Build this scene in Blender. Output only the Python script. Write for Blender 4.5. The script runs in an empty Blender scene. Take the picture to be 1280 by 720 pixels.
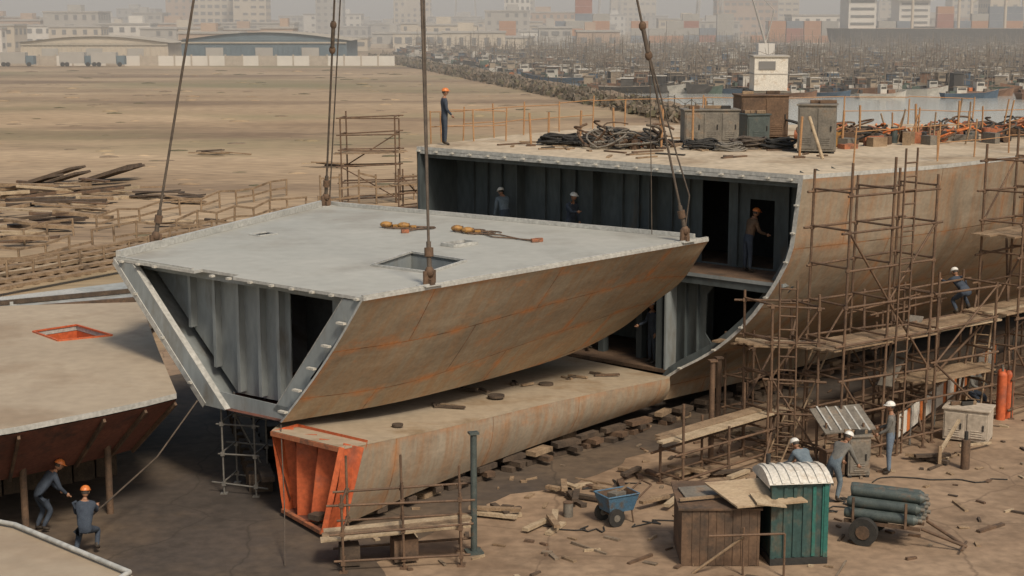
import bpy, math, random
from mathutils import Vector, Matrix, noise
from mathutils.geometry import tessellate_polygon
random.seed(7)
R = random.uniform
V = Vector
scene = bpy.context.scene

# ------------------------------------------------------------------ materials
def pm(name, c1, c2, scale=1.0, rough=0.8, bump=0.15, c3=None, s3=0.15, t3=0.55, stretch=(1,1,1), metal=0.0, fine=0.25, detail=5, bscale=None):
    m = bpy.data.materials.new(name); m.use_nodes = True
    nt = m.node_tree; n = nt.nodes; l = nt.links
    b = n['Principled BSDF']
    b.inputs['Roughness'].default_value = rough
    b.inputs['Metallic'].default_value = metal
    tc = n.new('ShaderNodeTexCoord'); mp = n.new('ShaderNodeMapping')
    mp.inputs['Scale'].default_value = stretch
    l.new(tc.outputs['Object'], mp.inputs['Vector'])
    nz = n.new('ShaderNodeTexNoise'); nz.inputs['Scale'].default_value = scale; nz.inputs['Detail'].default_value = detail
    nz.inputs['Roughness'].default_value = 0.62
    l.new(mp.outputs[0], nz.inputs['Vector'])
    rp = n.new('ShaderNodeValToRGB'); rp.color_ramp.elements[0].position = 0.32; rp.color_ramp.elements[1].position = 0.68
    rp.color_ramp.elements[0].color = (*c1, 1); rp.color_ramp.elements[1].color = (*c2, 1)
    l.new(nz.outputs['Fac'], rp.inputs[0])
    col = rp.outputs[0]
    if c3:
        n3 = n.new('ShaderNodeTexNoise'); n3.inputs['Scale'].default_value = s3; n3.inputs['Detail'].default_value = 7
        n3.inputs['Roughness'].default_value = 0.65
        l.new(mp.outputs[0], n3.inputs['Vector'])
        r3 = n.new('ShaderNodeValToRGB'); r3.color_ramp.elements[0].position = t3; r3.color_ramp.elements[1].position = t3+0.16
        l.new(n3.outputs['Fac'], r3.inputs[0])
        mx = n.new('ShaderNodeMixRGB'); l.new(r3.outputs[0], mx.inputs[0]); l.new(col, mx.inputs[1]); mx.inputs[2].default_value = (*c3, 1)
        col = mx.outputs[0]
    nf = n.new('ShaderNodeTexNoise'); nf.inputs['Scale'].default_value = bscale or scale*9; nf.inputs['Detail'].default_value = 4
    l.new(mp.outputs[0], nf.inputs['Vector'])
    mr = n.new('ShaderNodeMapRange'); mr.inputs['From Min'].default_value = 0.3; mr.inputs['From Max'].default_value = 0.7
    mr.inputs['To Min'].default_value = 1-fine; mr.inputs['To Max'].default_value = 1+fine*0.6
    l.new(nf.outputs['Fac'], mr.inputs['Value'])
    mu = n.new('ShaderNodeMixRGB'); mu.blend_type = 'MULTIPLY'; mu.inputs[0].default_value = 1
    l.new(col, mu.inputs[1]); l.new(mr.outputs[0], mu.inputs[2])
    l.new(mu.outputs[0], b.inputs['Base Color'])
    if bump:
        bp = n.new('ShaderNodeBump'); bp.inputs['Strength'].default_value = bump; bp.inputs['Distance'].default_value = 0.03
        l.new(nf.outputs['Fac'], bp.inputs['Height']); l.new(bp.outputs[0], b.inputs['Normal'])
    return m

def shell_mat(name, ca, cb, rust, plate=(2.4, 1.5), seam=(0.42,0.16,0.05), mort=.02, marks=0.0, markc=(.62,.24,.08)):
    """steel plating: UV in metres (x along ship, y down the girth)"""
    m = bpy.data.materials.new(name); m.use_nodes = True
    nt = m.node_tree; n = nt.nodes; l = nt.links; b = n['Principled BSDF']
    b.inputs['Roughness'].default_value = 0.6
    uv = n.new('ShaderNodeTexCoord')
    def noise_(sc, st, det=6, ro=0.65, loc=(0,0,0)):
        mp = n.new('ShaderNodeMapping'); mp.inputs['Scale'].default_value = st; mp.inputs['Location'].default_value = loc
        l.new(uv.outputs['UV'], mp.inputs[0])
        z = n.new('ShaderNodeTexNoise'); z.inputs['Scale'].default_value = sc; z.inputs['Detail'].default_value = det
        z.inputs['Roughness'].default_value = ro
        l.new(mp.outputs[0], z.inputs['Vector']); return z.outputs['Fac']
    def ramp(s, p0, p1, c0, c1):
        r = n.new('ShaderNodeValToRGB'); r.color_ramp.elements[0].position = p0; r.color_ramp.elements[1].position = p1
        r.color_ramp.elements[0].color = (*c0, 1); r.color_ramp.elements[1].color = (*c1, 1)
        l.new(s, r.inputs[0]); return r.outputs[0]
    def mix(f, a, c, mode='MIX'):
        x = n.new('ShaderNodeMixRGB'); x.blend_type = mode
        for i, s in enumerate((f, a, c)):
            if isinstance(s, (int, float)): x.inputs[i].default_value = s
            elif isinstance(s, tuple): x.inputs[i].default_value = (*s, 1)
            else: l.new(s, x.inputs[i])
        return x.outputs[0]
    B0 = (0,0,0)
    base = ramp(noise_(0.45, (1,1,1)), .35, .65, ca, cb)
    # rust streaks running down the plates
    streak = ramp(noise_(1.2, (2.6,.3,1)), .42, .66, B0, (.75,.75,.75))
    base = mix(streak, base, rust)
    scuff = ramp(noise_(.7, (.35,2.2,1), 7, .7, (4,2,0)), .52, .72, B0, (.6,.6,.6))
    base = mix(scuff, base, tuple(min(1,x*1.25) for x in cb))
    blot = ramp(noise_(0.55, (1,1.4,1), 8, .72), .50, .68, B0, (.6,.6,.6))
    base = mix(blot, base, (ca[0]*.62,ca[1]*.60,ca[2]*.60))
    br = n.new('ShaderNodeTexBrick'); br.offset = 0.5; br.inputs['Scale'].default_value = 1
    br.inputs['Brick Width'].default_value = plate[0]; br.inputs['Row Height'].default_value = plate[1]
    br.inputs['Mortar Size'].default_value = mort; br.inputs['Mortar Smooth'].default_value = 0.8
    br.inputs['Color1'].default_value = (.88,.89,.92,1); br.inputs['Color2'].default_value = (1.07,1.04,1.0,1)
    l.new(uv.outputs['UV'], br.inputs['Vector'])
    base = mix(1.0, base, br.outputs['Color'], 'MULTIPLY')
    sm = ramp(noise_(0.9, (1,1,1)), .42, .62, (.2,.2,.2), (.95,.95,.95))
    f = mix(1.0, br.outputs['Fac'], sm, 'MULTIPLY')
    base = mix(f, base, seam)
    if marks:
        br2 = n.new('ShaderNodeTexBrick'); br2.offset = .5; br2.inputs['Scale'].default_value = 1
        br2.inputs['Brick Width'].default_value = plate[0]; br2.inputs['Row Height'].default_value = plate[1]
        br2.inputs['Mortar Size'].default_value = .22; br2.inputs['Mortar Smooth'].default_value = 1
        l.new(uv.outputs['UV'], br2.inputs['Vector'])
        mk = ramp(noise_(1.1, (1,1,1), 6, .7, (7,3,0)), .45, .60, B0, (marks,)*3)
        base = mix(mix(1.0, br2.outputs['Fac'], mk, 'MULTIPLY'), base, markc)
        mk2 = ramp(noise_(.5, (.8,1.6,1), 9, .78, (1,9,0)), .55, .66, B0, (marks*.65,)*3)
        base = mix(mk2, base, markc)
    fine = ramp(noise_(9, (1,1,1)), .3, .7, (.8,.8,.8), (1.08,1.08,1.08))
    base = mix(1.0, base, fine, 'MULTIPLY')
    l.new(base, b.inputs['Base Color'])
    bp = n.new('ShaderNodeBump'); bp.inputs['Strength'].default_value = .5; bp.inputs['Distance'].default_value = .06
    l.new(noise_(1.1, (1,1,1), 2, .5), bp.inputs['Height']); l.new(bp.outputs[0], b.inputs['Normal'])
    return m

M = {}
M['shellA'] = shell_mat('weathered_shell_plate', (.33,.275,.20), (.41,.34,.245), (.39,.23,.115), plate=(4.3,1.55), seam=(.52,.21,.07), marks=.85, markc=(.55,.23,.08))
M['shellB'] = shell_mat('weathered_hull_plate', (.27,.225,.165), (.345,.285,.21), (.30,.165,.08), plate=(3.6,1.9), seam=(.38,.18,.075), marks=.65, markc=(.37,.175,.075))
M['shelf'] = pm('primed_deck_plate', (.34,.28,.205), (.41,.34,.255), .5, .7, .06, c3=(.25,.18,.11), s3=.5, t3=.5, fine=.12)
M['nbtop'] = pm('dusty_primed_plate', (.33,.27,.20), (.385,.32,.24), .35, .75, .05, c3=(.28,.215,.15), s3=.3, t3=.5, fine=.1)
M['blocktop'] = pm('grey_painted_deck', (.335,.34,.315), (.385,.385,.355), .3, .6, .04, c3=(.285,.275,.245), s3=.35, t3=.5, fine=.08)
M['greyrim'] = pm('light_grey_paint', (.35,.355,.34), (.44,.44,.42), 1.2, .5, .05)
M['lug'] = pm('primed_lug', (.42,.41,.37), (.53,.51,.46), 3, .6, 0)
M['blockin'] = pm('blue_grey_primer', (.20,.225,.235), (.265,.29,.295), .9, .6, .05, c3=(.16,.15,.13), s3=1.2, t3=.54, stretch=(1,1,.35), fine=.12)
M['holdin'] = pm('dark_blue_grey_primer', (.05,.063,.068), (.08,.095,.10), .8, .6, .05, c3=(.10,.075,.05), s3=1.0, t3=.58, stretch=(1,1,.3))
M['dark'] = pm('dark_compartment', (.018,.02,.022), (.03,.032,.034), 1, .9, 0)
M['decktan'] = pm('dusty_ship_deck', (.41,.335,.24), (.49,.41,.305), .5, .8, .1, c3=(.29,.22,.145), s3=.35, t3=.5)
M['red'] = pm('orange_red_primer', (.42,.085,.03), (.52,.12,.04), 1.3, .65, .05, c3=(.27,.085,.05), s3=1.5, t3=.56)
M['redbrown'] = pm('red_brown_antifouling', (.12,.045,.03), (.18,.065,.042), 1.3, .8, .05, c3=(.05,.032,.026), s3=1, t3=.5)
M['pipe'] = pm('rusty_scaffold_tube', (.075,.046,.03), (.165,.10,.06), 3, .75, .1)
M['pipegrey'] = pm('galvanised_tube', (.12,.115,.11), (.2,.19,.17), 3, .6, .05, metal=.2)
M['wood'] = pm('weathered_timber', (.18,.12,.072), (.31,.225,.145), 2.5, .9, .3, c3=(.10,.07,.045), s3=1.5, t3=.54)
M['woodlt'] = pm('pale_plank', (.32,.245,.16), (.43,.345,.24), 2.5, .9, .3, c3=(.22,.16,.10), s3=2, t3=.53)
M['wooddk'] = pm('oily_timber', (.045,.033,.025), (.10,.07,.048), 3, .9, .3)
M['rope'] = pm('wire_rope', (.05,.04,.032), (.11,.085,.065), 6, .7, .2)
M['yellow'] = pm('worn_yellow_paint', (.30,.16,.04), (.42,.22,.06), 6, .6, .1, c3=(.09,.05,.03), s3=6, t3=.48)
M['orange'] = pm('safety_orange', (.50,.14,.04), (.60,.19,.05), 6, .5, 0)
M['white'] = pm('white_paint', (.56,.54,.49), (.66,.635,.58), 2, .5, .03, c3=(.42,.35,.27), s3=2, t3=.54)
M['black'] = pm('black_rubber', (.018,.018,.018), (.035,.033,.03), 5, .8, .1)
M['blue'] = pm('worn_blue_paint', (.05,.12,.20), (.08,.165,.25), 3, .6, .05, c3=(.12,.09,.06), s3=4, t3=.52)
M['teal'] = pm('teal_plastic', (.022,.055,.055), (.035,.08,.077), 2, .5, .02, c3=(.09,.08,.06), s3=2, t3=.52)
M['tealdoor'] = pm('green_plastic_door', (.015,.10,.085), (.025,.14,.12), 2, .5, .02, c3=(.07,.09,.07), s3=2, t3=.56)
M['tank'] = pm('dark_green_grey_steel', (.045,.06,.06), (.08,.10,.095), 4, .5, .05, c3=(.13,.08,.05), s3=4, t3=.56)
M['rust'] = pm('rusted_sheet', (.09,.056,.036), (.155,.095,.058), 2, .85, .15, c3=(.055,.04,.03), s3=1.2, t3=.5)
M['cabinet'] = pm('dusty_grey_cabinet', (.12,.11,.095), (.20,.18,.15), 2, .7, .08, c3=(.2,.13,.08), s3=2, t3=.55)
M['machine'] = pm('machine_red_orange', (.30,.10,.05), (.40,.15,.07), 4, .7, .05, c3=(.10,.065,.045), s3=3, t3=.48)
M['concrete'] = pm('pale_concrete', (.36,.31,.25), (.46,.40,.33), 1.0, .9, .2)
M['skin'] = pm('skin', (.27,.14,.085), (.31,.165,.1), 8, .5, 0)
M['denim'] = pm('denim', (.10,.13,.18), (.15,.2,.26), 6, .9, .1)
M['navy'] = pm('navy_overall', (.025,.035,.055), (.045,.06,.085), 6, .9, .1)
M['greyshirt'] = pm('grey_shirt', (.10,.10,.095), (.17,.165,.15), 6, .9, .1)
M['bluework'] = pm('blue_workwear', (.085,.115,.145), (.14,.18,.21), 6, .9, .1)
M['boot'] = pm('boot_leather', (.03,.022,.018), (.05,.04,.03), 6, .7, 0)
M['helmetw'] = pm('white_helmet', (.62,.61,.58), (.7,.69,.65), 4, .35, 0)
M['helmeto'] = pm('orange_helmet', (.55,.16,.04), (.63,.2,.05), 4, .4, 0)
M['rock'] = pm('rubble', (.14,.105,.075), (.23,.18,.13), 2, .95, .4)

# ------------------------------------------------------------------ mesh builder
class MB:
    def __init__(s): s.v=[]; s.f=[]; s.m=[]; s.sm=[]; s.uv={}; s.mats=[]
    def mi(s, k):
        k = M[k] if isinstance(k, str) else k
        if k not in s.mats: s.mats.append(k)
        return s.mats.index(k)
    def face(s, pts, mat, smooth=False, uv=None):
        i = len(s.v); s.v += [tuple(p) for p in pts]
        s.f.append(tuple(range(i, i+len(pts)))); s.m.append(s.mi(mat)); s.sm.append(smooth)
        if uv: s.uv[len(s.f)-1] = uv
    def idx(s, verts, faces, mat, smooth=False):
        i = len(s.v); s.v += [tuple(p) for p in verts]; k = s.mi(mat)
        for f in faces: s.f.append(tuple(i+j for j in f)); s.m.append(k); s.sm.append(smooth)
    def hexa(s, c, ax, ay, az, mat):
        c=V(c); ax=V(ax); ay=V(ay); az=V(az)
        vs=[c+ax*i+ay*j+az*k for k in(-1,1) for j in(-1,1) for i in(-1,1)]
        s.idx(vs, [(0,2,3,1),(4,5,7,6),(0,1,5,4),(2,6,7,3),(0,4,6,2),(1,3,7,5)], mat)
    def box(s, c, size, mat, rz=0.0):
        a=V((math.cos(rz),math.sin(rz),0)); b=V((-math.sin(rz),math.cos(rz),0))
        s.hexa(c, a*size[0]/2, b*size[1]/2, V((0,0,size[2]/2)), mat)
    def beam(s, p, q, w, h, mat):
        p=V(p); q=V(q); d=q-p
        if d.length<1e-4: return
        u=d.normalized(); up=V((0,0,1)) if abs(u.z)<.95 else V((1,0,0))
        a=u.cross(up).normalized(); b=a.cross(u)
        s.hexa((p+q)/2, d/2, a*w/2, b*h/2, mat)
    def tube(s, p, q, r, mat, r2=None, n=6, caps=True, smooth=True):
        p=V(p); q=V(q); d=q-p; r2=r if r2 is None else r2
        if d.length<1e-5: return
        u=d.normalized(); up=V((0,0,1)) if abs(u.z)<.95 else V((1,0,0))
        a=u.cross(up).normalized(); b=a.cross(u)
        vs=[]
        for c,rr in((p,r),(q,r2)):
            for i in range(n):
                t=2*math.pi*i/n; vs.append(c+a*math.cos(t)*rr+b*math.sin(t)*rr)
        s.idx(vs, [(i,(i+1)%n,n+(i+1)%n,n+i) for i in range(n)], mat, smooth)
        if caps: s.idx(vs, [tuple(range(n-1,-1,-1)), tuple(range(n,2*n))], mat)
    def path(s, pts, r, mat, n=6):
        for a,b in zip(pts, pts[1:]): s.tube(a,b,r,mat,n=n,caps=True)
    def sph(s, c, r, mat, n=10, m=7, rot=None, z0=-1.0):
        c=V(c); vs=[]; fs=[]
        a0=math.asin(max(-1,z0))
        for j in range(m+1):
            a=a0+(math.pi/2-a0)*j/m
            for i in range(n):
                t=2*math.pi*i/n
                p=V((r[0]*math.cos(a)*math.cos(t), r[1]*math.cos(a)*math.sin(t), r[2]*math.sin(a)))
                if rot: p=rot@p
                vs.append(c+p)
        for j in range(m):
            for i in range(n): fs.append((j*n+i,j*n+(i+1)%n,(j+1)*n+(i+1)%n,(j+1)*n+i))
        s.idx(vs, fs, mat, True)
    def plate(s, outer, holes, fn, w0, w1, mat, mat_side=None, mat_w0=None):
        loops=[outer]+list(holes)
        tris=tessellate_polygon([[V((p[0],p[1],0)) for p in L] for L in loops])
        flat=[p for L in loops for p in L]
        s.idx([fn(p[0],p[1],w1) for p in flat], tris, mat)
        s.idx([fn(p[0],p[1],w0) for p in flat], tris, mat_w0 or mat_side or mat)
        for L in loops:
            for a,b in zip(L, L[1:]+L[:1]):
                s.face([fn(a[0],a[1],w0),fn(b[0],b[1],w0),fn(b[0],b[1],w1),fn(a[0],a[1],w1)], mat_side or mat)
    def prism(s, poly, z0, z1, mat, side=None, holes=()):
        s.plate(poly, holes, lambda x,y,w: V((x,y,w)), z0, z1, mat, side)
    def loft(s, rows, mat, smooth=True, uvo=(0,0), split=None, mat2=None):
        nr=len(rows); nc=len(rows[0])
        U=[[0]*nc for _ in range(nr)]; W=[[0]*nc for _ in range(nr)]
        for i in range(nr):
            for j in range(nc):
                if i: U[i][j]=U[i-1][j]+(V(rows[i][j])-V(rows[i-1][j])).length
                if j: W[i][j]=W[i][j-1]+(V(rows[i][j])-V(rows[i][j-1])).length
        base=len(s.v)
        for r in rows: s.v += [tuple(p) for p in r]
        for i in range(nr-1):
            k=s.mi(mat2 if (split is not None and i<split) else mat)
            for j in range(nc-1):
                q=[(i,j),(i+1,j),(i+1,j+1),(i,j+1)]
                s.f.append(tuple(base+a*nc+b for a,b in q)); s.m.append(k); s.sm.append(smooth)
                s.uv[len(s.f)-1]=[(uvo[0]+U[a][b],uvo[1]+W[a][b]) for a,b in q]
    def xform(s, mat):
        s.v=[tuple(mat@V(p)) for p in s.v]
    def build(s, name, parent=None, bevel=0):
        me=bpy.data.meshes.new(name); me.from_pydata(s.v,[],s.f)
        for m in s.mats: me.materials.append(m)
        me.polygons.foreach_set('material_index', s.m); me.polygons.foreach_set('use_smooth', s.sm)
        if s.uv:
            lay=me.uv_layers.new(name='UVMap')
            for k,uv in s.uv.items():
                ls=me.polygons[k].loop_start
                for j,c in enumerate(uv): lay.data[ls+j].uv=c
        me.update()
        o=bpy.data.objects.new(name, me); scene.collection.objects.link(o)
        if parent: o.parent=parent
        if bevel:
            b=o.modifiers.new('b','BEVEL'); b.width=bevel; b.segments=1; b.limit_method='ANGLE'
        return o
def empty(name):
    o=bpy.data.objects.new(name,None); scene.collection.objects.link(o); o.empty_display_size=.2; return o

def spline(pts, n):
    P=[V(p) for p in pts]; P=[P[0]*2-P[1]]+P+[P[-1]*2-P[-2]]; out=[]
    for i in range(1,len(P)-2):
        a,b,c,d=P[i-1:i+3]
        for k in range(n):
            t=k/n
            out.append(.5*((2*b)+(c-a)*t+(2*a-5*b+4*c-d)*t*t+(3*b-a-3*c+d)*t**3))
    out.append(P[-2]); return out
def lerp(a,b,t): return a+(b-a)*t

# ------------------------------------------------------------------ world, sun, camera
w=bpy.data.worlds.new('World'); scene.world=w; w.use_nodes=True
nt=w.node_tree; bg=nt.nodes['Background']; sk=nt.nodes.new('ShaderNodeTexSky'); sk.sky_type='NISHITA'; sk.sun_disc=False
tosun=V((.36,-.72,.92)).normalized()
sk.sun_elevation=math.asin(tosun.z); sk.sun_rotation=math.atan2(tosun.x,tosun.y)
sk.dust_density=2.0; sk.air_density=1.0; sk.ozone_density=.6
tint=nt.nodes.new('ShaderNodeMixRGB'); tint.blend_type='MULTIPLY'; tint.inputs[0].default_value=1; tint.inputs[2].default_value=(1.0,.87,.70,1)
nt.links.new(sk.outputs[0],tint.inputs[1]); nt.links.new(tint.outputs[0],bg.inputs[0]); bg.inputs[1].default_value=.15
sl=bpy.data.lights.new('sun','SUN'); sl.energy=3.1; sl.angle=math.radians(11); sl.color=(1,.89,.73)
so=bpy.data.objects.new('sun',sl); scene.collection.objects.link(so); so.rotation_euler=(-tosun).to_track_quat('-Z','Y').to_euler()
cd=bpy.data.cameras.new('camera'); cam=bpy.data.objects.new('camera',cd); scene.collection.objects.link(cam)
cam.location=(0,0,11); cam.rotation_euler=(math.radians(90)-math.atan(.17),0,0); cd.lens=56.25; cd.sensor_width=36; cd.clip_end=12000; cd.clip_start=.5
scene.camera=cam
scene.view_settings.view_transform='Standard'; scene.view_settings.look='None'; scene.view_settings.exposure=0
# harbour haze: a real homogeneous scattering volume lying over the bay and the city
hm=bpy.data.materials.new('haze_volume'); hm.use_nodes=True; nt=hm.node_tree
for nd in list(nt.nodes): nt.nodes.remove(nd)
vs_=nt.nodes.new('ShaderNodeVolumeScatter'); vs_.inputs['Color'].default_value=(.98,.96,.93,1); vs_.inputs['Density'].default_value=.0015; vs_.inputs['Anisotropy'].default_value=0.0
oo=nt.nodes.new('ShaderNodeOutputMaterial'); nt.links.new(vs_.outputs[0],oo.inputs['Volume'])
M['haze']=hm
a=MB(); a.box((0,1570,45),(3000,2800,89),'haze'); a.build('haze')

# ------------------------------------------------------------------ ground
gm=pm('dry_field_soil', (.285,.205,.13), (.41,.31,.205), .035, .95, .25, c3=(.185,.13,.085), s3=.03, t3=.48, stretch=(.5,1.5,1), fine=.3, bscale=1.2, detail=8)
nt=gm.node_tree; n=nt.nodes; l=nt.links; b=n['Principled BSDF']; src=b.inputs['Base Color'].links[0].from_socket
tc=n.new('ShaderNodeTexCoord'); g=n.new('ShaderNodeTexNoise'); g.inputs['Scale'].default_value=.02; g.inputs['Detail'].default_value=8
mp=n.new('ShaderNodeMapping'); mp.inputs['Location'].default_value=(3.3,1.7,0); mp.inputs['Scale'].default_value=(.7,1.3,1); l.new(tc.outputs['Object'],mp.inputs[0]); l.new(mp.outputs[0],g.inputs['Vector'])
rr=n.new('ShaderNodeValToRGB'); rr.color_ramp.elements[0].position=.5; rr.color_ramp.elements[1].position=.66; l.new(g.outputs['Fac'],rr.inputs[0])
mx=n.new('ShaderNodeMixRGB'); l.new(rr.outputs[0],mx.inputs[0]); l.new(src,mx.inputs[1]); mx.inputs[2].default_value=(.205,.175,.10,1); l.new(mx.outputs[0],b.inputs['Base Color'])
M['ground']=gm
a=MB(); a.face([(-6000,-200,0),(6000,-200,0),(6000,9000,0),(-6000,9000,0)],'ground'); a.build('ground')

def crack_mat(name,c1,c2,c3,cr,sc=.2):
    m=pm(name,c1,c2,.3,.9,.2,c3=c3,s3=.2,t3=.45,fine=.24,bscale=3.5,detail=8)
    nt=m.node_tree; n=nt.nodes; l=nt.links; b=n['Principled BSDF']; src=b.inputs['Base Color'].links[0].from_socket
    tc=n.new('ShaderNodeTexCoord'); nz=n.new('ShaderNodeTexNoise'); nz.inputs['Scale'].default_value=.5; nz.inputs['Detail'].default_value=6
    l.new(tc.outputs['Object'],nz.inputs['Vector'])
    # oil and rust stains
    st=n.new('ShaderNodeTexNoise'); st.inputs['Scale'].default_value=.55; st.inputs['Detail'].default_value=7; st.inputs['Roughness'].default_value=.7; l.new(tc.outputs['Object'],st.inputs['Vector'])
    sr=n.new('ShaderNodeValToRGB'); sr.color_ramp.elements[0].position=.56; sr.color_ramp.elements[1].position=.68; sr.color_ramp.elements[1].color=(.6,.6,.6,1); l.new(st.outputs['Fac'],sr.inputs[0])
    sx=n.new('ShaderNodeMixRGB'); l.new(sr.outputs[0],sx.inputs[0]); l.new(src,sx.inputs[1]); sx.inputs[2].default_value=(*[x*.9 for x in cr],1); src=sx.outputs[0]
    ad=n.new('ShaderNodeMixRGB'); ad.blend_type='ADD'; ad.inputs[0].default_value=1.5; l.new(tc.outputs['Object'],ad.inputs[1]); l.new(nz.outputs['Color'],ad.inputs[2])
    vo=n.new('ShaderNodeTexVoronoi'); vo.feature='DISTANCE_TO_EDGE'; vo.inputs['Scale'].default_value=sc; l.new(ad.outputs[0],vo.inputs['Vector'])
    r=n.new('ShaderNodeValToRGB'); r.color_ramp.elements[0].position=.0015; r.color_ramp.elements[1].position=.006
    r.color_ramp.elements[0].color=(.6,.6,.6,1); r.color_ramp.elements[1].color=(0,0,0,1); l.new(vo.outputs[0],r.inputs[0])
    mx=n.new('ShaderNodeMixRGB'); l.new(r.outputs[0],mx.inputs[0]); l.new(src,mx.inputs[1]); mx.inputs[2].default_value=(*cr,1)
    l.new(mx.outputs[0],b.inputs['Base Color']); return m
M['yard']=crack_mat('cracked_yard_concrete',(.245,.168,.11),(.325,.235,.158),(.185,.125,.08),(.105,.07,.046))
M['ground_shade']=crack_mat('painted_shade_concrete',(.045,.037,.032),(.075,.058,.047),(.11,.08,.055),(.03,.023,.017))  # dark concrete tone with the shade below hull and block painted in
a=MB(); a.face([(-25,10,.006),(60,10,.006),(60,62,.006),(30,80,.006),(8,72,.006),(-6,58,.006),(-14,50,.006),(-25,46,.006)],'yard'); a.build('yard_pavement')
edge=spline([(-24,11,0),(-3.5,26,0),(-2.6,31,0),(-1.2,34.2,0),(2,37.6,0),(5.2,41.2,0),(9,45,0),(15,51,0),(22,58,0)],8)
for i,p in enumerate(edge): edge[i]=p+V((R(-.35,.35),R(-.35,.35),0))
a=MB(); a.prism([(p.x,p.y) for p in edge]+[(18,66),(4,64),(-5,54),(-12,47),(-24,44)],.006,.012,'ground_shade'); a.build('ground_shade_sheet')  # thin dark sheet: painted shade on the ground beneath the ship

wm=bpy.data.materials.new('harbour_water'); wm.use_nodes=True; nt=wm.node_tree; b=nt.nodes['Principled BSDF']
b.inputs['Base Color'].default_value=(.34,.34,.315,1); b.inputs['Roughness'].default_value=.18
nz=nt.nodes.new('ShaderNodeTexNoise'); nz.inputs['Scale'].default_value=.7; nz.inputs['Detail'].default_value=5
tc=nt.nodes.new('ShaderNodeTexCoord'); nt.links.new(tc.outputs['Object'],nz.inputs['Vector'])
bp=nt.nodes.new('ShaderNodeBump'); bp.inputs['Strength'].default_value=.25; bp.inputs['Distance'].default_value=.15
nt.links.new(nz.outputs['Fac'],bp.inputs['Height']); nt.links.new(bp.outputs[0],b.inputs['Normal']); M['water']=wm
a=MB(); a.face([(-32,430,.03),(19.5,183,.03),(25,150,.03),(30,118,.03),(500,110,.03),(700,560,.03),(-40,560,.03)],'water'); a.build('water')

def shore_x(Y): return 21-51*(Y-183)/240.
a=MB()
Y=118
while Y<430:
    for k in range(4):
        x=(shore_x(Y) if Y>183 else lerp(30,19.5,(Y-118)/65.))+R(-3,1.5)
        r=R(.4,1.2); a.sph((x,Y+R(-.5,.5),R(0,.3)),(r,r*R(.7,1.2),r*R(.5,.8)),'rock',n=6,m=4)
    Y+=1.1
a.build('rock_breakwater')
M['mesh_dk']=pm('dark_netting',(.10,.085,.065),(.17,.14,.105),.8,.9,0)
a=MB(); Y=165; prev=None
while Y<425:
    x=shore_x(Y)-4+R(-.3,.3); h=R(1.6,2.4)
    a.tube((x,Y,0),(x,Y,h),.05,'mesh_dk',n=4)
    if prev: a.tube(prev,(x,Y,h*.9),.03,'mesh_dk',n=4); a.tube((prev[0],prev[1],prev[2]*.5),(x,Y,h*.45),.03,'mesh_dk',n=4)
    prev=(x,Y,h*.9)
    Y+=2.6
a.build('harbour_fence')
M['scrub']=pm('dry_scrub',(.07,.065,.04),(.15,.13,.08),1.5,.95,0)
a=MB(); Y=165
while Y<425:
    for k in range(9):
        yy=Y+R(0,1.8); xx=shore_x(yy)-5+R(-2.5,2.5); hh=R(.1,1.7)*(.6+.6*noise.noise(V((0,yy*.08,0))))
        s_=R(.15,.45); an=R(0,3.14); a.hexa((xx,yy,max(.1,hh)),(math.cos(an)*s_,math.sin(an)*s_,R(-.2,.2)),(-math.sin(an)*.1,math.cos(an)*.1,R(-.1,.1)),(R(-.1,.1),R(-.1,.1),s_*.7),random.choice(['scrub','mesh_dk','mesh_dk','rock']))
    Y+=.7
a.build('shore_scrub')

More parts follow.
